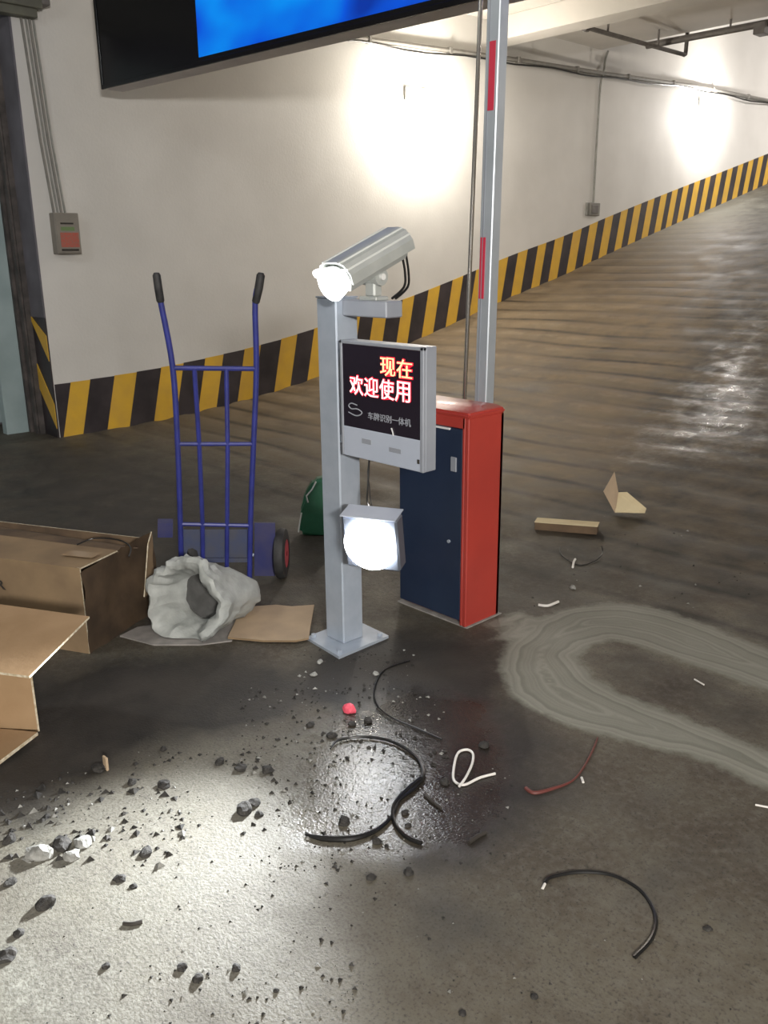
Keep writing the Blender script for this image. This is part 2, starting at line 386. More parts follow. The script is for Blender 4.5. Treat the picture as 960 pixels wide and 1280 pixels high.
# tyre track up the ramp, along the lane
tr = np.exp(-((fx+4.9)/.4)**2)*.22 * np.clip((fy-4.2)/1.5, 0, 1) * np.clip((16-fy)/5, 0, 1)
dark = np.maximum(dark, tr)
put('dark', dark)
wet = np.maximum(soft([(400, 900), (520, 860), (620, 880), (640, 980), (600, 1060), (480, 1080), (380, 1060), (340, 980)], .3), soft([(740, 560), (800, 520), (960, 480), (1000, 560), (900, 590), (760, 585)], .9)*.56)
put('wet', wet)
put('pale', np.maximum.reduce([soft([(-60, 1010), (120, 950), (300, 900), (420, 930), (430, 1040), (460, 1150), (440, 1320), (-80, 1320)], .5)*.55, soft([(-80, 1130), (60, 1160), (200, 1240), (240, 1330), (-80, 1330)], .45)*1.0,  # lit ground in the lamp beam, painted as paler concrete
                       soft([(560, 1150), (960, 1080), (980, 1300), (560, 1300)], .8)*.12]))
put('ramp', np.clip((fy-3.3)/1.5, 0, 1))
put('upper', np.clip((fy-10.5)/3.5, 0, 1))
groove = (np.clip((-np.sin(ph)-.72)/.28, 0, 1)*np.clip((YY-2.9)/.4, 0, 1)*np.clip((15-YY)/6, .1, 1)*(.6+.4*np.sin(XX*1.9+YY*3.1))).reshape(-1)
put('groove', groove)
ridge = (np.clip((np.sin(ph)-.3)/.7, 0, 1)*np.clip((YY-4.0)/1.5, 0, 1)*np.clip((11-YY)/3, 0, 1)).reshape(-1)
put('ridge', ridge)

# ---- walls and ceilings
ZC = 4.1; YB = 10.95
def zceil(y): return ZC if y < YB else ZC + (y-YB)*.235
bm = BM()
prism(bm, [(WX, 3.04, -.3), (WX, 30, -.3), (WX, 30, 8.9), (WX, YB, 8.9), (WX, 3.04, 8.9)], (-.27, 0, 0))
wall_left = struct(obj('wall_left', bm, M['wall']))
# painted hazard band at the foot of the wall, laid 3 mm proud
TY = [3.045, 3.19, 3.37, 3.6, 3.82, 4.07, 4.31, 4.55, 4.76, 5.01, 5.21, 5.47, 5.68, 5.91, 6.14, 6.35, 6.57, 6.78, 6.99, 7.23, 7.42, 7.66, 7.86, 8.08, 8.27, 8.51, 8.7, 8.93, 9.13, 9.33, 9.53, 9.75, 9.93, 10.12, 10.32, 10.53, 10.73, 10.92, 11.12, 11.3, 11.5, 11.7, 11.88, 12.05, 12.24, 12.42, 12.6, 12.78, 12.96, 13.11, 13.28, 13.44, 13.61, 13.78, 13.96, 14.13, 14.3]
while TY[-1] < 22: TY.append(TY[-1]+(.19 if len(TY) % 2 else .18))
bm = BM()
for k in range(len(TY)-1):
    a, c = TY[k], TY[k+1]
    ht = .46 + .06*min(1, (a-3)/3)
    sl = .03 if k == 0 else .13
    if k == 0: q = [(a, 0), (a+.0, 0), (c, ht), (a, ht)]
    lo_a = max(3.045, a - .13) ; lo_c = max(3.05, c-.13 if k > 0 else c-.13)
    pts = [(WX+.0, lo_a, zf(lo_a)-.05), (WX, lo_c, zf(lo_c)-.05), (WX, c, zf(c)+ht), (WX, a, zf(a)+ht)]
    prism(bm, pts, (.003, 0, 0), 0 if k % 2 else 1)
struct(obj('baseboard_left', bm, [M['yellow'], M['black']]))
# jamb at the wall's end with diagonal paint, dirty steel guide, recessed door
bm = BM(); bx(bm, WX-.27, WX-.001, 3.025, 3.04, 1.02, 4.1); struct(obj('trim_1', bm, M['jamb']))
bm = BM(); x0, x1 = WX-.27, WX-.001
bx(bm, x0, x1, 3.028, 3.039, 0, 1.02, mi=0)
for z in (.42, 1.0):
    pts = [(x1, 3.026, z-.26), (x1, 3.026, z-.0), (x0, 3.026, z+.50-.25), (x0, 3.026, z+.25-.25)]
    pts = [(x1, 3.022, z-.34), (x1, 3.022, z-.13), (x0, 3.022, z+.20), (x0, 3.022, z-.02)]
    pts = [(p[0], p[1], min(p[2], 1.02)) for p in pts]
    prism(bm, pts, (0, .006, 0), 1)
struct(obj('trim_2', bm, [M['black'], M['yellow']]))
bm = BM(); bx(bm, -7.83, -7.62, 2.98, 3.06, 0, 4.1); bx(bm, -7.80, -7.76, 2.955, 2.98, 0, 4.1); bx(bm, -7.69, -7.64, 2.965, 2.98, 0, 4.1)
struct(obj('trim_3', bm, M['dirtysteel']))
bm = BM(); bx(bm, -7.90, -7.80, 2.76, 2.955, .0, 3.3, .004); fr = struct(obj('trim_4', bm, M['teal']))
bm = BM(); bx(bm, -8.36, -8.30, 1.2, 3.1, .03, 3.3, .004)
door = struct(obj('door_1', bm, M['teal']))
bm = BM(); bx(bm, -8.299, -8.292, 1.4, 2.9, .3, 3.1, .003); obj('door_panel', bm, M['teal'], door)
bm = BM(); bx(bm, -8.6, -8.37, -6, 3.3, -.1, 4.1); bx(bm, -8.6, -7.62, 3.06, 3.3, -.1, 4.1); struct(obj('wall_back_left', bm, M['jamb']))
bm = BM(); bx(bm, 2.6, 2.8, -6, 30, -.3, 8.5); struct(obj('wall_right', bm, M['wall']))
bm = BM(); bx(bm, -8.6, 2.8, -6.2, -6, -.3, 4.3); struct(obj('wall_rear', bm, M['wall']))
bm = BM(); bx(bm, -7.6, 2.8, 30, 30.2, 2, 9); struct(obj('wall_far', bm, M['wall']))
bm = BM(); prism(bm, [(-8.6, -6.2, ZC), (-8.6, YB, ZC), (-8.6, 30.2, zceil(30.2)), (-8.6, 30.2, zceil(30.2)+.2), (-8.6, YB, ZC+.25), (-8.6, -6.2, ZC+.2)], (11.4, 0, 0))
struct(obj('ceiling', bm, M['ceil']))
bm = BM(); bx(bm, -7.349, 2.6, 8.62, 8.95, 3.86, 4.1, .005); struct(obj('trim_5', bm, M['ceil']))

# ---- wall lamps
def wall_lamp(c, label):
    t = thing('wall_lamp', label, 'lamp', (WX, c[1], c[2]), None)
    bm = BM(); bx(bm, WX, WX+.03, c[1]-.16, c[1]+.16, c[2]-.07, c[2]+.07, .006); 
    obj('back_plate', bm, M['whitepl'], t)
    bm = BM(); bx(bm, WX+.03, WX+.12, c[1]-.15, c[1]+.15, c[2]-.06, c[2]+.055, .025, seg=3); obj('lens', bm, M['bulb'], t, True)
wall_lamp(LAMP1, 'glaring warm white bulkhead lamp on the white wall below the blue sign')
wall_lamp(LAMP2, 'glaring white bulkhead lamp farther up the ramp wall under the long conduit')

# ---- conduits on the wall
def tube_obj(name, pts, rad, mt, parent=None, n=8, radii=None, smooth=True, squash=1):
    bm = BM(); tube(bm, pts, rad, n, radii=radii, squash=squash); return obj(name, bm, mt, parent, smooth)
t = thing('wall_conduit', 'long grey conduit running up the ramp high on the white wall', 'conduit', (WX, 3.4, 3.6))
obj_pts = [(WX+.035, 5.0, 3.58), (WX+.035, 6.66, 3.62), (WX+.035, 9.1, 3.74), (WX+.035, 10.97, 3.81), (WX+.035, 13.5, 3.93), (WX+.035, 16.1, 3.985), (WX+.035, 20, 4.25)]
tube_obj('pipe', obj_pts, .028, M['conduitdk'], t)
tube_obj('cable', [(p[0]+.02, p[1], p[2]-.045+.012*math.sin(p[1]*4)) for p in spl(obj_pts, 8)], .010, M['cable'], t, 6)
for k, y in enumerate(np.arange(5.5, 16.5, 1.22)):
    z = float(np.interp(y, [p[1] for p in obj_pts], [p[2] for p in obj_pts]))
    bm = BM(); bx(bm, WX, WX+.068, y-.02, y+.02, z-.036, z+.034, .004); obj('clip', bm, M['conduitdk'], t)
t = thing('drop_conduit', 'thin vertical conduit dropping from ceiling to small junction box on the wall', 'conduit', (WX, 10.96, 2.2))
tube_obj('pipe', spl([(WX+.02, 11.10, 4.1), (WX+.02, 11.04, 3.98), (WX+.05, 10.98, 3.84), (WX+.022, 10.96, 3.65), (WX+.02, 10.95, 3.0), (WX+.02, 10.95, 2.17)], 4), .014, M['conduit'], t)
t = thing('junction_box', 'small dark grey socket box on wall above the striped band', 'box', (WX, 10.96, 2.08))
bm = BM(); bx(bm, WX, WX+.05, 10.84, 11.06, 2.0, 2.17, .006); obj('body', bm, M['conduitdk'], t)
bm = BM(); bx(bm, WX+.05, WX+.058, 10.875, 11.025, 2.03, 2.14, .004); obj('cover', bm, M['pipe'], t)
bm = BM(); bx(bm, WX, WX+.03, 10.79, 10.835, 2.0, 2.17, .004); obj('side_flange', bm, M['conduit'], t)
bm = BM(); bx(bm, WX, WX+.03, 11.065, 11.11, 2.0, 2.17, .004); obj('side_flange', bm, M['conduit'], t)

# trunking, vertical conduits and switch box at the left end of the wall
t = thing('cable_trunking', 'olive grey metal trunking across the top left above the grouped conduits', 'trunking', (WX, 3.2, 3.33))
bm = BM(); bx(bm, WX+.001, WX+.14, 1.6, 3.24, 3.33, 3.66, .006); obj('body', bm, M['trunk'], t)
bm = BM(); bx(bm, WX, WX+.15, 3.235, 3.30, 3.36, 3.68, .006); obj('end_cap', bm, M['pipe'], t)
bm = BM(); bx(bm, WX+.001, WX+.10, 2.72, 3.21, 3.27, 3.335, .004); obj('gland_plate', bm, M['trunk'], t)
for k, (y, rr) in enumerate([(3.11, .011), (3.145, .009), (3.175, .012), (3.205, .010)]):
    lab = ['leftmost thin conduit of the bundle above the grey switch box', 'second thin conduit from left above the grey switch box', 'third thin conduit from left above the grey switch box', 'rightmost thin conduit of the bundle above the grey switch box'][k]
    yb = 3.20 + k*.032
    o = tube_obj('vertical_conduit', [(WX+.02, y, 3.28), (WX+.02, (y+yb)/2, 2.4), (WX+.02, yb, 1.85)], rr, M['conduit'] if k % 2 else M['conduitdk'])
    tag(o, lab, 'conduit', 'vertical conduits above the switch box')
t = thing('switch_box', 'grey metal switch box with red sticker on wall near left corner', 'box', (WX, 3.27, 1.53))
bm = BM(); bx(bm, WX, WX+.09, 3.165, 3.375, 1.53, 1.855, .005); obj('body', bm, M['cbox'], t)
bm = BM(); bx(bm, WX+.09, WX+.098, 3.172, 3.368, 1.54, 1.85, .003); dr = obj('door', bm, M['cbox'], t)
bm = BM(); bx(bm, WX+.098, WX+.100, 3.20, 3.355, 1.585, 1.70); obj('sticker', bm, M['sticker'], dr)['label'] = 'red warning sticker with pale letters'
bm = BM(); bx(bm, WX+.098, WX+.100, 3.21, 3.32, 1.765, 1.778); obj('name_plate', bm, M['ink'], dr)
bm = BM(); bx(bm, WX+.098, WX+.100, 3.21, 3.325, 1.715, 1.745); obj('green_label', bm, mat('faded_green_label', (.14, .22, .09), .6), dr)
bm = BM(); bx(bm, WX+.095, WX+.104, 3.20, 3.345, 1.555, 1.572, .002); obj('lower_latch', bm, M['ink'], dr)
# pipes under the ceiling
def cyl_hanger(t, x, y, z): tube_obj('hanger', [(x, y, z), (x, y, 4.11)], .012, M['pipe'], t, 6)
t = thing('sprinkler_pipe', 'dark pipe with upturned elbow hanging under ceiling along the ramp', 'pipe', (-6.23, 9.6, 4.0))
zp = 3.90
tube_obj('pipe', [(-6.27, 8.97, zp)] + [(-6.27, 9.5, zp), (-6.25, 10.9, zp), (-6.245, 11.12, zp)], .026, M['pipe'], t)
tube_obj('elbow', spl([(-6.245, 11.10, zp), (-6.24, 11.17, zp), (-6.24, 11.19, zp+.05), (-6.24, 11.19, 4.18)], 4), .026, M['pipe'], t)
for y in (9.45, 10.55): cyl_hanger(t, -6.26, y, zp)
bm = BM(); tube(bm, [(-6.27, 9.0, zp), (-6.27, 9.07, zp)], .045, 10); obj('flange', bm, M['pipe'], t, True)
t = thing('cross_pipe', 'dark horizontal pipe crossing under ceiling at the top right', 'pipe', (-5.0, 10.8, 4.0))
tube_obj('pipe', [(-6.52, 10.72, 3.985), (-5.1, 10.75, 3.985), (-1.0, 10.8, 3.985)], .04, M['pipe'], t)
for x in (-5.45, -3.6): cyl_hanger(t, x, 10.75, 3.985)
bm = BM(); bx(bm, -5.13, -5.0, 10.66, 10.84, 3.87, 3.99, .006); obj('clamp', bm, M['pipe'], t)
t = thing('pipe_drop', 'short dark hanger stub below the ceiling beam beside barrier arm', 'bracket', (-6.98, 9.1, 4.0))
tube_obj('rod', [(-7.0, 9.05, 4.1), (-7.0, 9.05, 3.9)], .012, M['pipe'], t, 6)
tube_obj('cross_rod', [(-7.3, 9.05, 3.93), (-6.98, 9.05, 3.93)], .014, M['pipe'], t, 6)

# ---- overhead sign
sl = Vector((-6.87, 3.49, 2.75)); sr = Vector((-3.30, 3.81, 2.75)); sd_ = (sr-sl).normalized(); sn = Vector((sd_.y, -sd_.x, 0))
SM = Matrix((sd_, -sn, Vector((0, 0, 1)))).transposed().to_4x4(); SM.translation = sl
t = thing('overhead_sign', 'long black overhead sign with glowing blue screen hanging above the lane', 'sign', sl)
bm = BM(); bx(bm, 0, 6.2, .012, .185, .003, 1.0, .004, mat=SM); obj('casing', bm, M['signgrey'], t)
bm = BM(); bx(bm, 0, 6.2, 0, .012, 0, 1.0, .003, mat=SM); obj('front_frame', bm, M['signblack'], t)
bm = BM(); bx(bm, .0, 6.2, -.006, 0, .0, .03, .002, mat=SM); bx(bm, .0, .03, -.006, 0, .03, 1.0, .002, mat=SM); obj('bezel', bm, M['signblack'], t)
bm = BM(); bx(bm, 1.24, 6.1, -.004, .001, .055, .94, mat=SM); obj('screen', bm, M['bluescreen'], t)['label'] = 'glowing bright blue screen'
for x in (.8, 5.4):
    bm = BM(); bx(bm, x-.03, x+.03, .07, .13, 1.0, 1.36, mat=SM); obj('hanger', bm, M['signblack'], t)

# ================================================================ CAMERA POST
t = thing('camera_post', 'square grey steel post on base plate carrying the surveillance camera', 'post', (-2.47, 2.11, 0))
bm = BM(); prism(bm, [(-2.585, 1.985, 0.0), (-2.355, 1.965, 0.0), (-2.36, 2.235, 0.0), (-2.59, 2.245, 0.0)], (0, 0, .012)); obj('base_plate', bm, M['galv'], t)
bm = BM(); bx(bm, -2.534, -2.424, 2.05, 2.155, .012, 1.352, .005); obj('mast', bm, M['galv'], t)
bm = BM(); bx(bm, -2.536, -2.422, 2.048, 2.157, 1.352, 1.358, .002); obj('top_cap', bm, M['galv'], t)
bm = BM(); bx(bm, -2.425, -2.195, 2.08, 2.16, 1.292, 1.348, .004); ba = obj('arm', bm, M['boxgrey'], t)
for x, y in ((-2.565, 2.01), (-2.38, 1.99), (-2.385, 2.21), (-2.565, 2.22)):
    bm = BM(); c = bmesh.ops.create_cone(bm, segments=6, radius1=.011, radius2=.011, depth=.012, cap_ends=True)['verts']
    bmesh.ops.translate(bm, vec=(x, y, .018), verts=c); obj('anchor_bolt', bm, M['galv'], t)

# surveillance camera
A0 = Vector((-2.300, 1.955, 1.418)); A1 = Vector((-2.315, 2.235, 1.525))
ax = (A1-A0).normalized(); CM = frame_mat(A0, ax)   # local z along the body to the rear, y up
LN = (A1-A0).length
t = thing('surveillance_camera', 'grey bullet camera with glaring white lamp on top of post', 'camera', (-2.30, 2.12, 1.348))
def ring_prism(bm, prof, z0, z1, mm, mi=0):
    a = [bm.verts.new(mm @ Vector((p[0], p[1], z0))) for p in prof]; b_ = [bm.verts.new(mm @ Vector((p[0], p[1], z1))) for p in prof]
    bm.faces.new(a); bm.faces.new(b_[::-1])
    for i in range(len(a)): bm.faces.new((a[i], b_[i], b_[(i+1) % len(a)], a[(i+1) % len(a)]))
hexp = [(-.052, -.036), (.052, -.036), (.066, -.005), (.052, .04), (-.052, .04), (-.066, -.005)]
bm = BM(); ring_prism(bm, hexp, .0, LN, CM); obj('housing', bm, M['cam'], t)
shp = [(-.080, -.012), (-.080, .022), (-.058, .056), (-.026, .066), (.026, .066), (.058, .056), (.080, .022), (.080, -.012), (.074, -.012), (.074, .020), (.054, .050), (.025, .060), (-.025, .060), (-.054, .050), (-.074, .020), (-.074, -.012)]
bm = BM(); ring_prism(bm, shp, -.006, LN+.02, CM)
obj('sunshield', bm, M['cam'], t)
bm = BM()
for sx in (-1, 1):
    for (x, y) in ((.042, .062), (.070, .040)):
        bx(bm, sx*x-.002, sx*x+.002, y-.003, y+.004, -.006, LN+.02, mat=CM)
obj('shield_ribs', bm, mat('pale_rib', (.60, .62, .60), .4), t)
bm = BM(); c = bmesh.ops.create_cone(bm, segments=32, radius1=.058, radius2=.050, depth=.034, cap_ends=True)['verts']
bmesh.ops.transform(bm, matrix=CM @ Matrix.Translation((0, 0, -.018)), verts=c); obj('lamp_face', bm, M['camlamp'], t)['label'] = 'glaring white round lamp face'
bm = BM(); c = bmesh.ops.create_cone(bm, segments=16, radius1=.014, radius2=.014, depth=.012, cap_ends=True)['verts']
bmesh.ops.transform(bm, matrix=CM @ Matrix.Translation((.074, .030, -.014)), verts=c); obj('small_lamp', bm, M['camlamp'], t)['label'] = 'small white indicator lamp at the shield edge'
bm = BM(); bx(bm, -2.345, -2.255, 2.09, 2.15, 1.348, 1.362, .003); bx(bm, -2.325, -2.275, 2.10, 2.14, 1.36, 1.455, .006)
c = bmesh.ops.create_cone(bm, segments=20, radius1=.030, radius2=.030, depth=.085, cap_ends=True)['verts']
bmesh.ops.transform(bm, matrix=Matrix.Translation((-2.30, 2.12, 1.428)) @ Matrix.Rotation(R(90), 4, 'Y'), verts=c)
obj('mount', bm, M['cam'], t)
bm = BM(); c = bmesh.ops.create_cone(bm, segments=14, radius1=.011, radius2=.011, depth=.01, cap_ends=True)['verts']
bmesh.ops.transform(bm, matrix=Matrix.Translation((-2.253, 2.12, 1.428)) @ Matrix.Rotation(R(90), 4, 'Y'), verts=c); obj('knob', bm, M['whitepl'], t)
for k in (0, 1):
    tube_obj('cable', spl([(-2.285+k*.02, 2.245, 1.50), (-2.275+k*.018, 2.25, 1.44), (-2.265+k*.018, 2.235, 1.39), (-2.27+k*.018, 2.18, 1.352)], 6), .0045, M['cable'], t, 6)

# display box
t = thing('display_box', 'grey display box with glowing red LED characters beside the post', 'display', (-2.18, 2.08, .80))
BX0, BX1, BZ0, BZ1, BY = -2.386, -1.969, .797, 1.213, 2.03
bm = BM()
bx(bm, BX0, BX1, BY+.012, BY+.064, BZ0, BZ1, .003)
obj('casing', bm, M['boxgrey'], t)
bm = BM()
bx(bm, BX0, BX0+.012, BY, BY+.014, BZ0, BZ1, .002); bx(bm, BX1-.016, BX1, BY, BY+.014, BZ0, BZ1, .002); bx(bm, BX0, BX1, BY, BY+.014, BZ1-.012, BZ1, .002)
obj('front_frame', bm, M['boxgrey'], t)
bm = BM(); bx(bm, BX0+.012, BX1-.016, BY+.004, BY+.013, .906, BZ1-.012); scr = obj('screen', bm, M['screen'], t); scr['label'] = 'dark glossy screen with glowing Chinese characters'
bm = BM(); bx(bm, BX0+.012, BX1-.016, BY+.002, BY+.013, BZ0, .906, .002); lp = obj('lower_panel', bm, M['boxpanel'], t)
bm = BM(); bx(bm, -2.275, -2.225, BY+.0005, BY+.003, .855, .873, .001); obj('raised_mark', bm, M['boxgrey'], lp)
bm = BM(); bx(bm, -2.135, -2.075, BY+.0005, BY+.003, .846, .862, .001); obj('raised_mark', bm, M['boxgrey'], lp)
bm = BM(); bx(bm, -1.998, -1.987, BY, BY+.003, .825, .84, .001); obj('keyhole', bm, M['ink'], lp)
bm = BM(); tube(bm, [(-2.122, BY+.001, .930), (-2.116, BY+.001, .918), (-2.112, BY+.001, .905)], .0025, 6); obj('screw_glint', bm, M['white'], lp)  # white sliver: glint of a screw put into shape and colour
def text_mesh(s, size, weight=0.0, ext=.0015):
    cu_ = bpy.data.curves.new('txt', 'FONT'); cu_.body = s; cu_.size = size; cu_.offset = weight; cu_.extrude = ext; cu_.resolution_u = 2
    o = bpy.data.objects.new('txt', cu_); COL.objects.link(o)
    dg = bpy.context.evaluated_depsgraph_get(); me = bpy.data.meshes.new_from_object(o.evaluated_get(dg))
    COL.objects.unlink(o); bpy.data.objects.remove(o); return me
def text_obj(name, s, x0, x1, z0, z1, y, mt, parent, weight=0.0, ext=.0015, facing='-Y', yb=None):
    me = text_mesh(s, .1, weight, ext)
    co = np.empty(len(me.vertices)*3); me.vertices.foreach_get('co', co); co = co.reshape(-1, 3)
    mn, mx = co.min(0), co.max(0); co = (co-mn)/(mx-mn+1e-9)
    out = np.empty_like(co)
    if facing == '-Y':
        out[:, 0] = x0+co[:, 0]*(x1-x0); out[:, 2] = z0+co[:, 1]*(z1-z0); out[:, 1] = y-(co[:, 2]-.5)*ext*2
    else:  # given frame matrix
        out = co*np.array([x1-x0, z1-z0, ext*2]) + np.array([x0, z0, 0])
        out = np.array([list(facing @ Vector(p)) for p in out])
    out -= np.array(_loc(parent)); me.vertices.foreach_set('co', out.ravel()); me.update()
    o = bpy.data.objects.new(name, me); COL.objects.link(o); o.parent = parent; me.materials.clear(); me.materials.append(mt); WL[o.name] = _loc(parent).copy()
    return o
ty_ = BY+.0035
for s, x0, x1, z0, z1, core in (('现在', -2.178, -2.018, 1.106, 1.168, 'ledamber'), ('欢迎使用', -2.338, -2.028, 1.026, 1.094, 'ledwhite')):
    n = len(s); cw = (x1-x0)/n
    for i, ch in enumerate(s):
        xa = x0+i*cw
        r_ = text_obj('character', ch, xa+.0005, xa+cw-.0015, z0-.003, z1+.003, ty_, M['ledred'], scr, .0035)
        text_obj('character', ch, xa+.003, xa+cw-.004, z0, z1, ty_-.0018, M[core], scr, .0)
text_obj('printed_line', '车牌识别一体机', -2.243, -2.03, .945, .972, ty_, M['print'], scr, .0, .0008)
tube_obj('logo', spl([(-2.346, ty_, .958), (-2.31, ty_, .950), (-2.285, ty_, .955), (-2.275, ty_, .966), (-2.30, ty_, .975), (-2.33, ty_, .972), (-2.345, ty_, .982), (-2.33, ty_, .992), (-2.30, ty_, .988)], 5), .0022, M['print'], scr, 5)
bm = BM(); bx(bm, -2.425, -2.384, 2.065, 2.12, 1.15, 1.18, .002); obj('bracket', bm, M['galv'], t)
bm = BM(); bx(bm, -2.425, -2.384, 2.055, 2.09, .83, .86, .002); obj('bracket', bm, M['galv'], t)
tube_obj('cable', spl([(-2.29, 2.08, .80), (-2.29, 2.075, .74), (-2.28, 2.06, .68), (-2.262, 2.04, .645), (-2.25, 2.04, .62)], 5), .0035, M['cable'], t, 6)
tube_obj('thin_cable', spl([(-2.284, 2.08, .80), (-2.295, 2.075, .74), (-2.27, 2.06, .69), (-2.245, 2.04, .66), (-2.235, 2.04, .62)], 5), .002, M['cable'], t, 6)

# flood lamp
t = thing('flood_lamp', 'glaring white flood lamp clamped low on the camera post', 'lamp', (-2.19, 2.03, .40))
FM = frame_mat(LPOS, LDIR)
bm = BM(); bx(bm, -.105, .105, -.105, .105, -.07, .0, .008, mat=FM); obj('housing', bm, M['lamphouse'], t)
bm = BM()
for k in range(7): bx(bm, -.09, .09, -.09+k*.03-.003, -.09+k*.03+.003, -.095, -.068, mat=FM)
obj('cooling_fins', bm, M['lamphouse'], t)
bm = BM(); c = bmesh.ops.create_cone(bm, segments=40, radius1=.088, radius2=.096, depth=.018, cap_ends=True)['verts']
bmesh.ops.transform(bm, matrix=FM @ Matrix.Translation((0, 0, .008)), verts=c); obj('lens', bm, M['lamp'], t)['label'] = 'round glaring white lens'
bm = BM(); bx(bm, -.105, .105, .108, .113, -.08, .012, .001, mat=FM); obj('hood', bm, M['boxpanel'], t)
bm = BM()
bx(bm, -2.425, -2.30, 2.07, 2.10, .50, .525, .002); bx(bm, -2.32, -2.29, 2.02, 2.10, .50, .525, .002)
obj('bracket', bm, M['galv'], t)

# ================================================================ BARRIER GATE
t = thing('barrier_gate', 'orange red barrier cabinet with navy door and raised aluminium arm', 'barrier', (-2.40, 2.66, 0))
X0, X1, Y0, Y1, ZT = -2.60, -2.205, 2.53, 2.745, .885
bm = BM()
bx(bm, X0, X0+.02, Y0+.03, Y1, .0, ZT, .003); bx(bm, X1-.02, X1, Y0, Y1, .0, ZT, .003)
bx(bm, X0, X1, Y1-.02, Y1, .0, ZT, .003); bx(bm, X0+.02, X1-.02, Y0+.03, Y1-.02, .0, .03)
bx(bm, X1-.034, X1-.0205, Y0, Y0+.03, .0, ZT, .003); bx(bm, X0+.02, X1-.02, Y0, Y0+.03, ZT-.045, ZT, .003)
obj('cabinet', bm, M['red'], t)
bm = BM()
a = [(X0-.004, Y0-.004), (X1+.004, Y0-.004), (X1+.004, Y1+.004), (X0-.004, Y1+.004)]
b1 = [(X0+.03, Y0+.035), (X1-.03, Y0+.035), (X1-.03, Y1-.02), (X0+.03, Y1-.02)]
v0 = [bm.verts.new((x, y, ZT)) for x, y in a]; v1 = [bm.verts.new((x, y, ZT+.018)) for x, y in a]; v2 = [bm.verts.new((x, y, ZT+.034)) for x, y in b1]
bm.faces.new(v0[::-1]); bm.faces.new(v2)
for A, B in ((v0, v1), (v1, v2)):
    for i in range(4): bm.faces.new((A[i], A[(i+1) % 4], B[(i+1) % 4], B[i]))
bmesh.ops.bevel(bm, geom=list(bm.edges), offset=.006, segments=2, affect='EDGES')
obj('lid', bm, M['red'], t, True)
bm = BM(); bx(bm, X0, X1-.036, Y0+.004, Y0+.022, .02, ZT-.048, .003); dr = obj('door', bm, M['navy'], t); dr['label'] = 'dark navy front door'
bm = BM(); bx(bm, X0+.042, X1-.10, Y0-.004, Y0+.006, ZT-.057, ZT-.049, .001); obj('door_lip_highlight', bm, M['white'], dr)  # white strip: highlight on the door's top edge put into the colour
bm = BM(); bx(bm, X1-.095, X1-.065, Y0-.001, Y0+.006, .66, .72, .002); obj('lock', bm, M['boxgrey'], dr)
bm = BM(); c = bmesh.ops.create_cone(bm, segments=12, radius1=.007, radius2=.007, depth=.008, cap_ends=True)['verts']
bmesh.ops.transform(bm, matrix=Matrix.Translation((X1-.10, Y0+.001, .36)) @ Matrix.Rotation(R(90), 4, 'X'), verts=c); obj('rivet', bm, M['galv'], dr)
bm = BM(); bx(bm, X0-.01, X1+.01, Y0-.0, Y1+.01, .0, .006); obj('foot_plate', bm, M['dirty'], t)
# hub and arm (raised)
bm = BM(); c = bmesh.ops.create_cone(bm, segments=24, radius1=.05, radius2=.05, depth=.11, cap_ends=True)['verts']
bmesh.ops.transform(bm, matrix=Matrix.Translation((-2.42, 2.80, .74)) @ Matrix.Rotation(R(90), 4, 'X'), verts=c); obj('hub', bm, M['galv'], t, True)
AM = Matrix.Translation((-2.425, 2.895, .62)) @ Matrix.Rotation(R(.9), 4, 'Y')
bm = BM(); bx(bm, -.046, .020, -.035, .020, 0, 3.2, .004, mat=AM); arm = obj('arm', bm, M['alu'], t); arm['label'] = 'raised pale aluminium arm with red stickers'
bm = BM(); bx(bm, -.028, -.024, -.0375, -.034, 0, 3.19, mat=AM); obj('arm_seam', bm, M['boxgrey'], arm)
for z0, z1 in ((.70, .945), (1.42, 1.665), (2.14, 2.385)):
    bm = BM(); bx(bm, -.0375 if z0 < 1 else -.028, -.0115 if z0 < 1 else .006, -.0372, -.034, z0, z1, mat=AM); st = obj('reflective_sticker', bm, M['redtape'], arm)
o = tube_obj('metal_rod', [(-2.668, 3.02, 0.006), (-2.662, 3.02, .9), (-2.64, 3.02, 1.6), (-2.612, 3.02, 2.49), (-2.60, 3.02, 2.95)], .0095, M['chrome'], n=12)
bm = None
tag(o, 'thin chrome rod standing behind the cabinet beside the raised arm', 'rod')

# ================================================================ HAND TRUCK
TB = G(270, 733); vdir = Vector((TB.x, TB.y, 0)).normalized()
lean = R(7); tn = Vector((-vdir.x*math.cos(lean), -vdir.y*math.cos(lean), -math.sin(lean)))  # frame plane leans towards the viewer at its top
tn = Vector((-vdir.x, -vdir.y, -math.tan(lean))).normalized()
def T(x, y, off=0): return AP(x, y, TB+tn*off, tn)
t = thing('hand_truck', 'blue tubular hand truck with black grips standing by the wall side', 'hand truck', TB)
SC = .0125
railL = [T(201, 378), T(216, 460), T(222, 555), T(225, 640), T(227, 722)]
railR = [T(319, 378), T(320.5, 460), T(317, 555), T(313.5, 640), T(312, 722)]
tube_obj('side_rail', spl([T(196.5, 352)]+railL, 5), SC*1.0, M['blue'], t, 10)
tube_obj('side_rail', spl([T(325, 352)]+railR, 5), SC*1.0, M['blue'], t, 10)
tube_obj('grip', [T(195.6, 341), T(195.8, 344), T(198, 360), T(200.6, 376), T(200.8, 378)], .0165, M['rubber'], t, 12, radii=[.011, .0165, .0168, .0165, .013])
tube_obj('grip', [T(326.4, 341), T(326, 344), T(323.5, 360), T(319.8, 377), T(319.5, 379)], .0165, M['rubber'], t, 12, radii=[.011, .0175, .018, .0165, .013])
tube_obj('inner_upright', [T(243, 461), T(249, 555), T(253, 650), T(254, 722)], .0105, M['blue'], t, 8)
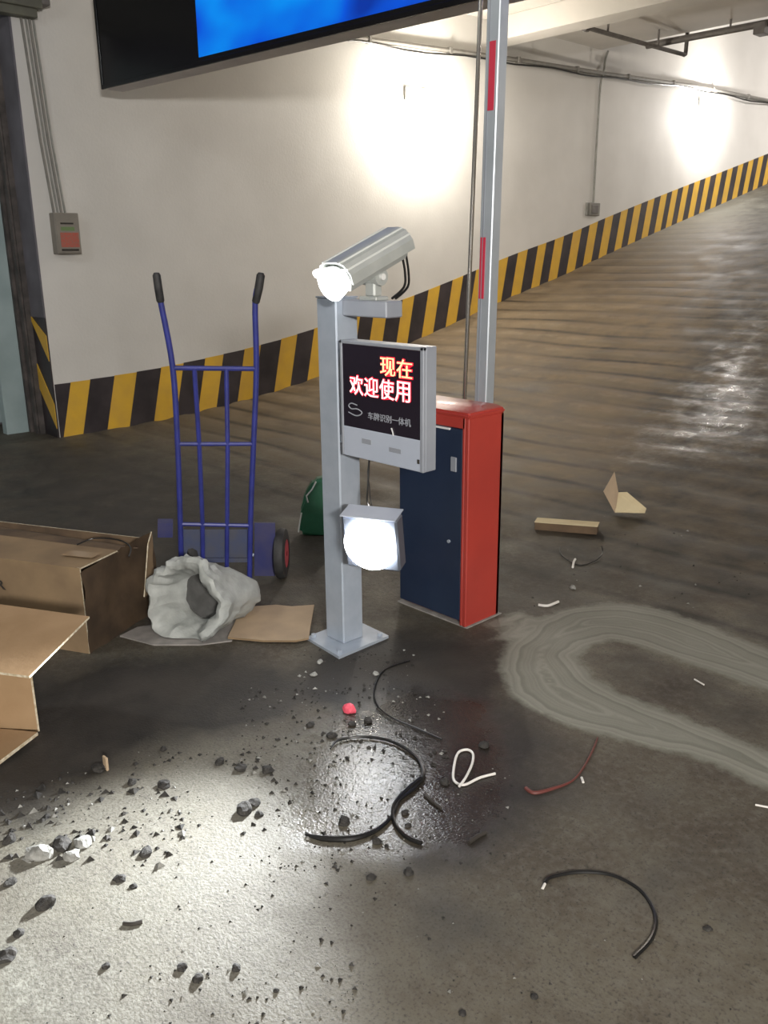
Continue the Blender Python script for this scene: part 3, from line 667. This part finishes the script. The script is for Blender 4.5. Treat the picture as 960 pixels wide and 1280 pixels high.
tube_obj('inner_upright', [T(283, 461), T(284.5, 555), T(284, 650), T(283.5, 722)], .0105, M['blue'], t, 8)
tube_obj('cross_bar', [T(214, 460), T(320, 461)], .0105, M['blue'], t, 8)
tube_obj('cross_bar', [T(221, 555), T(318, 555)], .0095, M['blue'], t, 8)
tube_obj('cross_bar', [T(225, 655), T(313, 657)], .0095, M['blue'], t, 8)
er = vdir.cross(Vector((0, 0, 1))).normalized()     # to the right as seen
def flat(bm, a, b_, th, off=0, mi=0):               # plate in the frame plane between two photo corners
    p = [T(a[0], a[1], off), T(b_[0], a[1], off), T(b_[0], b_[1], off), T(a[0], b_[1], off)]
    prism(bm, p, tn*-th, mi)
bm = BM(); flat(bm, (197, 654), (216, 672), .05, -.01); obj('wheel_bracket', bm, M['dkblue'], t)
bm = BM(); flat(bm, (318, 654), (344, 720), .012, -.02); obj('wheel_bracket', bm, M['dkblue'], t)
bm = BM(); flat(bm, (226, 662), (312, 700), .004, -.012); flat(bm, (226, 698), (312, 703), .02, -.0); obj('back_plate', bm, mat('grimy_blue', (.05, .065, .13), .6, col2=(.07, .075, .10), nscale=12), t)
p0, p1 = T(228, 728), T(312, 728)
bm = BM(); q = [Vector((p0.x, p0.y, .004)), Vector((p1.x, p1.y, .004)), Vector((p1.x, p1.y, .004))+vdir*-.20, Vector((p0.x, p0.y, .004))+vdir*-.20]
prism(bm, q, (0, 0, .006)); obj('toe_plate', bm, M['blue'], t)
def wheel(px, yc, rad, off, hub):
    c = T(px, yc, off); c.z = rad
    bm = BM(); rings = []
    prof = [(-.026, rad*.55), (-.026, rad*.80), (-.020, rad*.95), (0, rad), (.020, rad*.95), (.026, rad*.80), (.026, rad*.55)]
    axm = Matrix((er, vdir, Vector((0, 0, 1)))).transposed().to_4x4(); axm.translation = c
    # axle slightly turned, so that the hub side shows
    axm = axm @ Matrix.Rotation(R(-14 if px > 300 else 12), 4, 'Z')
    def lathe(prof, n=28):
        bm = BM(); rg = []
        for k in range(n):
            a_ = 2*math.pi*k/n; rg.append([bm.verts.new(axm @ Vector((x, r_*math.cos(a_), r_*math.sin(a_)))) for x, r_ in prof])
        for k in range(n):
            A, B = rg[k], rg[(k+1) % n]
            for j in range(len(prof)-1): bm.faces.new((A[j], B[j], B[j+1], A[j+1]))
        return bm, rg
    bm, _ = lathe(prof); wh = obj('wheel', bm, M['rubber'], t, True)
    bm, rg = lathe([(-.026, .012), (-.024, rad*.56), (.024, rad*.56), (.026, .012)]); obj('hub', bm, hub, wh, True)
wheel(352, 690, .125, -.06, M['hubred']); wheel(236, 690, .125, -.10, M['dirty'])
bm = BM(); a = T(236, 690, -.09); b_ = T(352, 690, -.06); a.z = b_.z = .125; tube(bm, [a, b_], .009, 8); obj('axle', bm, M['galv'], t, True)

# ================================================================ CARTONS
def sheet(bm, pts, th, mi=0, mi_edge=None):
    n = (Vector(pts[1])-Vector(pts[0])).cross(Vector(pts[2])-Vector(pts[0])).normalized()*th
    fs = prism(bm, pts, n, mi)
    if mi_edge is not None:
        for f in fs[2:]: f.material_index = mi_edge
c0 = Vector((-3.08, 1.29, 0)); dW = Vector((-.45, .893, 0)).normalized(); dL = Vector((-.893, -.45, 0)).normalized()
HB = .36; WB = .47; LB = 1.5
t = thing('long_carton', 'long brown cardboard carton lying at the left, its end dark brown', 'cardboard box', c0+dW*WB/2)
up = Vector((0, 0, 1))
def panel(nm, o, a, b_, mt, parent, th=.006, z=None):
    bm = BM(); o = Vector(o); sheet(bm, [o, o+a, o+a+b_, o+b_], th, 0, 1); return obj(nm, bm, [mt, M['edge']], parent)
fr = panel('front_panel', c0, dL*LB, up*HB, M['cardmid'], t)
panel('rear_panel', c0+dW*WB, dL*LB, up*(HB-.03), M['carddark'], t)
bm = BM(); sheet(bm, [c0+dW*.24+up*(HB-.012), c0+dL*LB+dW*.24+up*(HB-.012), c0+dL*LB+dW*(WB-.005)+up*(HB-.035), c0+dW*(WB-.10)+up*(HB-.035), c0+dL*.03+dW*.30+up*(HB-.014)], .005); obj('rear_flap', bm, M['carddark'], t)
# end panel, rumpled
def rumple(nm, o, a, b_, mt, parent, amp, n=14, th=.005, seed=0, edge_fn=None):
    bm = BM(); o = Vector(o); nn = a.cross(b_).normalized(); gr = []
    for i in range(n+1):
        row = []
        for j in range(n+1):
            u_, v_ = i/n, j/n
            p = o + a*u_ + b_*v_
            if edge_fn: p = p + edge_fn(u_, v_)
            k = noise.noise(p*5+Vector((seed, 0, 0)))*amp + noise.noise(p*13+Vector((seed, 3, 0)))*amp*.4
            row.append(bm.verts.new(p+nn*k))
        gr.append(row)
    for i in range(n):
        for j in range(n): bm.faces.new((gr[i][j], gr[i+1][j], gr[i+1][j+1], gr[i][j+1]))
    bmesh.ops.solidify(bm, geom=list(bm.faces), thickness=th)
    return obj(nm, bm, mt, parent, True)
rumple('end_panel', c0+up*.002, dW*WB, up*(HB-.02), M['carddark'], t, .022, seed=4, edge_fn=lambda u_, v_: up*(.02*u_*v_))
bm = BM(); sheet(bm, [c0+up*HB, c0+dL*LB+up*HB, c0+dL*LB+dW*.24+up*(HB+.004), c0+dW*.235+up*(HB-.004)], .006, 0, 1); tf = obj('top_flap', bm, [M['cardmid'], M['edge']], t)
bm = BM(); q = c0+up*(HB+.0075); sheet(bm, [q+dL*.02+dW*.10, q+dL*.16+dW*.09, q+dL*.16+dW*.15, q+dL*.02+dW*.16], .001); obj('packing_tape', bm, M['tape'], tf)
q = c0+dW*WB
bm = BM(); sheet(bm, [q+up*.10, q+up*(HB+.004), q+up*(HB-.03)+dW*-.06-dL*.02, q+up*.12+dW*-.14-dL*.035], .005, 0, 1); obj('side_flap', bm, [M['cardmid'], M['edge']], t)
bm = BM(); sheet(bm, [c0+dW*.02+up*.001, c0+dL*LB+dW*.02+up*.001, c0+dL*LB+dW*(WB-.02)+up*.001, c0+dW*(WB-.02)+up*.001], .005); obj('bottom_panel', bm, M['cardmid'], t)
FMm = Matrix((-dL, up, -dW)).transposed().to_4x4(); FMm.translation = c0 - dW*.0075
text_obj('printed_letters', 'BOX'[-1:]+'', -.415, -.375, .235, .275, 0, M['ink'], fr, .002, .0005, facing=FMm) if False else text_obj('printed_letters', 'R', -.412, -.368, .228, .268, 0, M['ink'], fr, .002, .0005, facing=FMm)
# open carton in front
t = thing('open_carton', 'open brown cardboard box at left edge with its top flap spread', 'cardboard box', (-2.75, .85, 0))
P1 = Vector((-2.645, .905, 0)); HB2 = .375
e1 = Vector((-.955, -.30, 0)).normalized(); e2 = Vector((-.45, .893, 0)).normalized(); e1 = (G(0, 923)-G(41, 920)).normalized(); e2 = Vector((-e1.y, e1.x, 0)); e2 = P1.normalized()
fpl = panel('front_panel', P1, e1*.6, up*HB2, M['card'], t)
panel('side_panel', P1, e2*.16, up*HB2, M['cardmid'], t)
panel('rear_panel', P1+e2*.16, e1*.6, up*HB2, M['cardmid'], t)
zt = .395
a_, b_, c_ = G(112, 773), G(37, 848), G(0, 757)
def GZ(x, y, z): d = ray(x, y); return CAMP + d*((z-H)/d.z)
A, B, D = GZ(112, 773, zt), GZ(37, 848, zt), GZ(-5, 757, zt)
bm = BM(); sheet(bm, [A, B, B+(GZ(0, 843, zt)-B).normalized()*.5, D+e1*.35+e2*.02, D], -.007, 0, 1); obj('top_flap', bm, [M['card'], M['edge']], t)['label'] = 'spread top flap with pale corrugated edge'
A, B, D = GZ(47, 915, .03), GZ(-3, 953, .02), GZ(-3, 924, .05)
bm = BM(); sheet(bm, [GZ(47, 915, .03), GZ(-3, 953, .02), GZ(-80, 930, .02), GZ(-60, 905, .03)], .012, 0, 1); obj('bottom_flap', bm, [M['card'], M['edge']], t)

# sheets on the floor
def lying(name, pl, z, th, mt, label, cat, curl=.0, edge=None):
    bm = BM(); pts = [G(a, b_) for a, b_ in pl]
    for i, p in enumerate(pts): p.z = z + curl*(i % 2)
    sheet_pts = pts
    fs = prism(bm, sheet_pts, (0, 0, th))
    if edge:
        for f in fs[2:]: f.material_index = 1
    return tag(obj(name, bm, [mt, edge] if edge else mt, loc=sum(pts, Vector())/len(pts)), label, cat)
lying('cardboard_sheet', [(285, 802), (303, 764), (345, 761), (365, 763), (393, 761), (388, 790), (386, 803), (370, 806), (330, 806)], .012, .008, M['cardpale'], 'pale tan cardboard sheet lying between the sack and the post', 'cardboard', edge=M['cardmid'])
lying('cardboard_underlay', [(150, 797), (172, 786), (250, 775), (305, 770), (290, 803), (250, 808), (192, 808)], .003, .006, M['dirty'], 'grey dusty flattened board beneath the open sack', 'cardboard')
# pale strip carton and torn scrap on the ramp foot
A_, B_ = G(668, 662), G(746, 668); dd = (B_-A_).normalized(); nn = Vector((-dd.y, dd.x, 0)); 
t = thing('narrow_carton', 'narrow pale yellow cardboard carton lying right of the barrier cabinet', 'cardboard box', (A_+B_)/2)
zz = zf(A_.y)
bm = BM(); mm_ = Matrix((dd, nn, up)).transposed().to_4x4(); mm_.translation = Vector((A_.x, A_.y, zz-.003))
Ln = (B_-A_).length
bx(bm, 0, Ln, 0, .085, 0, .045, .002, mat=mm_); obj('body', bm, M['carddark'], t)  # dark body: shade on the carton's front put into the colour
bm = BM(); bx(bm, -.002, Ln+.002, -.002, .087, .045, .049, .001, mat=mm_); obj('lid', bm, M['cardyel'], t)
t = thing('torn_cardboard', 'torn folded piece of cardboard standing open beside the narrow carton', 'cardboard', G(778, 642))
g0 = G(768, 643); gz = g0.z
def UPR(x, y, base, hgt=None):
    n = Vector((-base.x, -base.y, 0)).normalized(); return AP(x, y, base, n)
bm = BM(); b0 = G(769, 642)
sheet(bm, [b0, UPR(757, 616, b0)+vdir*.03, UPR(773, 592, b0)+vdir*.05, UPR(775, 617, b0)+vdir*.02], .006, 0, 1)
obj('upright_flap', bm, [M['cardpale'], M['edge']], t)
bm = BM()
sheet(bm, [b0+up*.004, G(806, 642, .01), G(808, 636, .03), UPR(790, 619, b0)+vdir*.06, UPR(776, 619, b0)+vdir*.05], .006, 0, 1)
obj('lying_flap', bm, [M['cardyel'], M['edge']], t)
# green packet
gb = G(392, 671); t = thing('green_bag', 'dark green plastic packet with white marks standing behind the post', 'bag', gb)
n_ = Vector((-gb.x, -gb.y, 0)).normalized()
prof = [(374, 668), (376, 640), (381, 618), (392, 601), (408, 597), (424, 600), (430, 625), (431, 668), (415, 673), (392, 672)]
bm = BM(); fs = prism(bm, [AP(a, b_, gb, n_) for a, b_ in prof], -n_*.09)
bmesh.ops.bevel(bm, geom=[e for e in bm.edges], offset=.018, segments=3, affect='EDGES')
obj('packet', bm, M['green'], t, True)
def onbag(x, y): return AP(x, y, gb+n_*.003, n_)
tube_obj('white_mark', [onbag(395, 602), onbag(390, 612), onbag(383, 620), onbag(385, 628)], .0045, M['white'], t, 5)
tube_obj('white_mark', [onbag(377, 641), onbag(375, 652), onbag(373, 665)], .004, M['white'], t, 5)

# ================================================================ SACK
def make_sack():
    mc = Vector((-2.94, 1.65, .163))          # centre of the mouth
    tail = Vector((-3.055, 1.97, .095))        # closed bottom
    axis = (tail-mc); 
    t = thing('woven_sack', 'white woven sack lying open with crumpled mouth beside the cartons', 'sack', (mc.x, mc.y, 0))
    ex = Vector((.93, .36, .0)).normalized()      # across the mouth
    axn = axis.normalized(); ey = (up - axn*up.dot(axn)).normalized(); ex = ey.cross(axn).normalized()
    n = 64; prof = []  # (pos along the axis 0 mouth..1 tail, radius x, radius y)
    outer = [(1.0, .02, .012), (.995, .10, .045), (.96, .14, .068), (.85, .158, .092), (.70, .162, .112), (.50, .165, .130), (.30, .175, .145), (.14, .188, .165), (.03, .196, .178), (-.05, .190, .175)]
    inner = [(-.075, .176, .162), (-.05, .155, .142), (.06, .132, .122), (.22, .125, .112), (.45, .12, .095)]
    bm = BM(); rings = []
    for s, (pr) in enumerate(outer+inner):
        q, rx, ry = pr; row = []
        inn = s >= len(outer)
        for k in range(n):
            a = 2*math.pi*k/n
            dirn = ex*math.cos(a)*rx + ey*math.sin(a)*ry
            cc = mc + axis*q
            cc.z = mc.z + (tail.z-mc.z)*max(0, q) 
            wr = noise.noise(Vector((math.cos(a)*2.2, math.sin(a)*2.2, q*3)))*.5 + noise.noise(Vector((math.cos(a)*5, math.sin(a)*5, q*6+4)))*.35
            edge = max(0, 1-abs(q+.02)/.35)
            f_ = 1 + wr*(.10+.26*edge) + (.09*edge*abs(noise.noise(Vector((a*2.2, q*2, 9))))*2)
            p = cc + dirn*f_
            # ragged rim
            p += axn*(noise.noise(Vector((math.cos(a)*1.7+7, math.sin(a)*1.7, 1)))*.075*edge)
            if inn: p += ey*-.005
            if p.z < .016: p.z = .016 + (p.z-.016)*.04
            row.append(bm.verts.new(p))
        rings.append(row)
    for s in range(len(rings)-1):
        for k in range(n): bm.faces.new((rings[s][k], rings[s][(k+1) % n], rings[s+1][(k+1) % n], rings[s+1][k]))
    bm.faces.new(rings[0][::-1])
    bmesh.ops.subdivide_edges(bm, edges=list(bm.edges), cuts=1, use_grid_fill=True, smooth=.5)
    ctr_ = mc+axis*.3
    for v in bm.verts:
        if v.co.z > .03:
            q = v.co*7 + Vector((2, 5, 1))
            rdg = 1-abs(noise.noise(q))*2; rdg2 = 1-abs(noise.noise(q*2.3))*2
            v.co += (v.co-ctr_).normalized()*(.016*rdg*abs(rdg) + .008*rdg2 + .004*noise.noise(q*6) - .012)
    o = obj('sack_body', bm, M['sack'], t, True)
    bm = BM(); row = [bm.verts.new(v) for v in [mc+axis*.42 + ex*math.cos(2*math.pi*k/24)*.125 + ey*math.sin(2*math.pi*k/24)*.10 for k in range(24)]]
    ctr = bm.verts.new(mc+axis*.36+ey*-.02)
    for k in range(24): bm.faces.new((row[k], row[(k+1) % 24], ctr))
    obj('contents', bm, M['sackin'], t, True)['label'] = 'grey powder left inside the sack'
make_sack()

# ================================================================ CABLES AND SCRAPS
def ground_cable(name, px, rad, mt, label, cat='cable', lift=None, n=6, squash=1, radii=None):
    pts = []
    for i, q in enumerate(px):
        dz = rad*squash + (lift[i] if lift else 0)
        p = G(q[0], q[1], dz); pts.append(p)
    sp = spl(pts, 7)
    rr = None
    if radii: rr = [float(np.interp(i/(len(sp)-1), np.linspace(0, 1, len(radii)), radii)) for i in range(len(sp))]
    bm = BM(); tube(bm, sp, rad, 8, radii=rr, squash=squash)
    o = obj(name, bm, mt, smooth=True, loc=(pts[0].x, pts[0].y, 0)); return tag(o, label, cat)
ground_cable('black_cable', [(413, 936), (424, 925), (455, 921), (490, 927), (520, 946), (529, 968), (518, 985), (500, 1000), (490, 1020), (470, 1038), (440, 1048), (405, 1048), (382, 1043)], .0052, M['cable'], 'long black cable curling across the wet glare below the post', radii=[.002, .004, .005, .005, .005, .006, .006, .005, .005, .006, .008, .008, .003])
ground_cable('black_cable', [(526, 972), (505, 990), (492, 1008), (494, 1030), (508, 1046), (527, 1054)], .0055, M['cable'], 'shorter black cable branching down from the long cable curl', lift=[.006, .004, 0, 0, 0, 0])
ground_cable('thin_cable', [(512, 826), (480, 838), (468, 862), (472, 882), (490, 897), (525, 912), (552, 924)], .0032, M['cable'], 'thin black cable curving over wet ground from the post base')
o = ground_cable('black_cable', [(681, 1104), (690, 1096), (725, 1090), (765, 1094), (800, 1113), (819, 1143), (815, 1172), (793, 1197)], .0050, M['cable'], 'black curved cable lying alone on concrete at lower right')
ground_cable('bare_end', [(678, 1111), (682, 1103)], .0035, M['wirewhite'], 'bare pale wire end beside the lone black cable', 'wire')
ground_cable('white_wire', [(619, 967), (600, 972), (580, 981), (568, 976), (567, 962), (572, 942), (583, 937), (591, 942), (590, 955), (582, 972), (574, 983)], .0040, M['wirewhite'], 'white wire bent into a loop on the dark wet ground', 'wire', lift=[0]*8+[.002, .008, .006])
ground_cable('red_wire', [(657, 985), (668, 991), (690, 986), (715, 976), (730, 958), (742, 935), (747, 922)], .0035, M['wirered'], 'dark red brown wire lying below the mortar ring', 'wire', radii=[.006, .006, .005, .003, .003, .003, .002])
ground_cable('loop_wire', [(700, 684), (702, 694), (722, 706), (742, 702), (753, 692), (752, 683)], .0028, M['cable'], 'thin dark wire loop on ground below the narrow carton', 'wire', lift=[.02, .005, 0, 0, .01, .03])
ground_cable('white_scrap', [(716, 709), (717, 703), (719, 699)], .006, M['wirewhite'], 'tiny white scrap beside the thin dark wire loop', 'scrap')
ground_cable('white_scrap', [(673, 756), (685, 757), (698, 752)], .006, M['wirewhite'], 'short white strip right of the barrier cabinet foot', 'scrap')
ground_cable('white_scrap', [(727, 972), (729, 978)], .004, M['wirewhite'], 'tiny white scrap at the tip of red brown wire', 'scrap')
ground_cable('white_scrap', [(944, 1006), (960, 1009)], .003, M['wirewhite'], 'short pale splinter at the right edge of the photo', 'scrap')
ground_cable('white_scrap', [(868, 849), (880, 856)], .003, M['wirewhite'], 'thin pale splinter inside the mortar ring', 'scrap')
ground_cable('dark_stick', [(586, 1053), (596, 1046), (607, 1040)], .006, M['ink'], 'short dark stick lying right of the cable branch', 'stick')
ground_cable('dark_stick', [(154, 1154), (165, 1155), (178, 1152)], .005, M['ink'], 'thin dark stick on bright concrete at lower left', 'stick')
ground_cable('dark_stick', [(530, 993), (540, 1002), (552, 1011)], .004, M['ink'], 'thin dark twig between cable curl and white wire', 'stick')
ground_cable('carton_wire', [(96, 681), (118, 673), (148, 675), (163, 684), (161, 696)], .003, M['cable'], 'thin black wire looping above the long carton end', 'wire', lift=[.362, .375, .375, .368, .36]) 
# pale chip standing up and pink scrap
b0 = G(133, 962); bm = BM(); bx(bm, b0.x-.012, b0.x+.012, b0.y-.004, b0.y+.004, 0, .045, .002); tag(obj('pale_chip', bm, M['cardpale'], loc=(b0.x, b0.y, 0)), 'pale flat chip standing upright near the open carton', 'chip')
def rock(px, py, sz, label, mt='stone', group=None, flat_=.7, name='rubble_piece', seed=None):
    p = G(px, py+sz*.25); D_ = (p-CAMP).length; r_ = sz/2*D_/F
    bm = BM(); bmesh.ops.create_icosphere(bm, subdivisions=2, radius=r_)
    sx, sy, sz_ = random.uniform(.9, 1.15), random.uniform(.75, 1.0), random.uniform(.55, .8)*flat_/.7
    s0 = Vector((random.random()*50, random.random()*50, 0))
    rot = Matrix.Rotation(random.uniform(0, 6.28), 3, 'Z')
    for v in bm.verts:
        k = 1+.42*noise.noise(v.co/r_*1.25+s0)+.15*noise.noise(v.co/r_*3+s0)
        v.co = rot @ Vector((v.co.x*sx*k, v.co.y*sy*k, v.co.z*sz_*k))
        v.co.z = max(v.co.z, -r_*.3)
    zmin = min(v.co.z for v in bm.verts)
    bmesh.ops.translate(bm, vec=(p.x, p.y, p.z-zmin-.001), verts=bm.verts)
    return tag(obj(name, bm, M[mt], loc=(p.x, p.y, p.z)), label, 'stone', group)
ROCKS = [(306, 1009, 22, 'larger dark rubble lump of the pair left of cable end'), (318, 1001, 16, 'jagged dark lump touching top of the larger lump'), (324, 1016, 11, 'small dark crumb just right of the larger lump pair'),
 (430, 1025, 15, 'dark round lump between cable end and cable curl'), (471, 1050, 13, 'flat dark lump just under the forked black cable'), (464, 1095, 12, 'left one of two dark lumps below the forked cable'), (511, 1088, 13, 'right one of two dark lumps below the forked cable'),
 (183, 1063, 16, 'dark pointed lump midway on bright lower left concrete'), (57, 1128, 21, 'big dark lump near left edge below the rubble cluster'),
 (124, 958, 18, 'dark lump lying at foot of the upright pale chip'), (77, 1053, 22, 'dark lump wedged between two pale stones at left'),
 (150, 1097, 13, 'dark lump below left of the pointed lump'), (167, 1107, 9, 'tiny dark crumb right of the thin dark stick'), (8, 1192, 22, 'dark lump cut by left edge above the crack line'),
 (24, 1165, 14, 'small dark lump near left edge, above the edge lump'), (228, 1208, 11, 'dark crumb left of the lowest crumb trio'), (247, 1222, 12, 'middle crumb of the lowest crumb trio'), (295, 1208, 12, 'rightmost crumb of the lowest crumb trio'),
 (133, 1207, 10, 'dark crumb at right end of thin crack, lower left'), (275, 951, 12, 'leftmost of three dark lumps in a row on bright edge'), (301, 958, 15, 'middle of three dark lumps in a row on bright edge'), (334, 960, 16, 'rightmost of three dark lumps in a row on bright edge'),
 (440, 903, 11, 'dark lump directly below the pink scrap'), (460, 899, 12, 'dark lump right of the pink scrap'), (388, 904, 11, 'dark round lump left of the pink scrap'), (415, 917, 13, 'dark lump just above the long cable end'),
 (510, 1030, 8, 'small dark chip between the fork and dark stick'), (506, 1014, 10, 'flat dark chip right of the cable fork'), (165, 976, 12, 'left of two dark lumps below the grimy shaded edge'), (205, 979, 15, 'right of two dark lumps below the grimy shaded edge'), (556, 975, 14, 'dark wet lump touching left side of white wire loop'), (605, 930, 12, 'dark wet lump above the white wire end'),
 (668, 1244, 10, 'dark crumb alone at the bottom, right of centre'), (578, 1265, 9, 'dark crumb at bottom edge near centre'), (12, 1102, 14, 'dark lump at left edge beside the rubble cluster'), (885, 1160, 10, 'dark crumb right of the lone black cable'), (12, 1048, 16, 'low dark lump at left edge above the pale stones'), (345, 1237, 6, 'tiny crumb near bottom below the crumb trio'), (204, 935, 9, 'small crumb in shaded grime above the two lumps')]
for a in ROCKS: rock(a[0], a[1], a[2], a[3])
rock(50, 1064, 27, 'pale grey stone, leftmost of the rubble cluster', 'stonepale'); rock(90, 1068, 20, 'bright white stone in the rubble cluster', 'stonepale'); rock(104, 1051, 20, 'pale stone at upper right of the rubble cluster', 'stonepale')
rock(400, 826, 9, 'small pale stone in front of the base plate', 'stonepale'); rock(470, 841, 8, 'pale pebble right of the base plate', 'stonepale'); rock(392, 842, 9, 'pale pebble nearest below the small pale stone', 'stonepale'); rock(716, 733, 8, 'pale crumb at upper edge of the mortar ring', 'stonepale')
rock(437, 884, 17, 'pink red plastic scrap on ground below the post', 'pink', flat_=.9, name='plastic_scrap')['category'] = 'scrap'

# crumbs and grit too many to count
def gravel():
    rs = random.Random(11); V = []; Fc = []; MI = []
    base = [(0, 0, 1), (1, 0, 0), (-.4, .9, 0), (-.5, -.85, 0), (.25, .2, -.5)]
    tris = [(0, 1, 2), (0, 2, 3), (0, 3, 1), (4, 2, 1), (4, 3, 2), (4, 1, 3)]
    n = 0
    zones = [((-20, 985), (230, 1085), 260, 1.9), ((-60, 940), (430, 1090), 900, 1.0), ((300, 860), (560, 960), 420, 1.0), ((0, 1060), (470, 1280), 380, .8), ((380, 960), (640, 1080), 260, .8), ((470, 1080), (960, 1280), 110, .7), ((370, 810), (520, 870), 120, 1.0), ((600, 640), (960, 760), 90, .9)]
    for (a, b_, cnt, k) in zones:
        for _ in range(cnt):
            x = rs.uniform(a[0], b_[0]); y = rs.uniform(a[1], b_[1])
            if cnt == 900 and noise.noise(Vector((x*.012, y*.02, 3))) < -.05: continue
            if cnt == 900 and y < 1080-.32*x-90: continue
            p = G(x, y); s = (rs.random()**3*.0085+.0022)*k
            rot = Matrix.Rotation(rs.uniform(0, 6.28), 3, 'Z')
            o0 = len(V)
            for q in base:
                v = rot @ Vector((q[0]*rs.uniform(.6, 1.3), q[1]*rs.uniform(.6, 1.3), q[2]*rs.uniform(.5, 1.0)))
                V.append((p.x+v.x*s, p.y+v.y*s, p.z+max(v.z, -.3)*s))
            mi = 1 if rs.random() < .22 else 0
            for tr_ in tris: Fc.append(tuple(o0+i for i in tr_)); MI.append(mi)
    me = bpy.data.meshes.new('gravel'); me.from_pydata(V, [], Fc); me.materials.append(M['stone']); me.materials.append(M['stonepale'])
    me.polygons.foreach_set('material_index', MI); o = bpy.data.objects.new('gravel', me); COL.objects.link(o)
    tag(o, 'fine dark and pale crumbs scattered over the concrete', 'gravel', kind='stuff')
gravel()
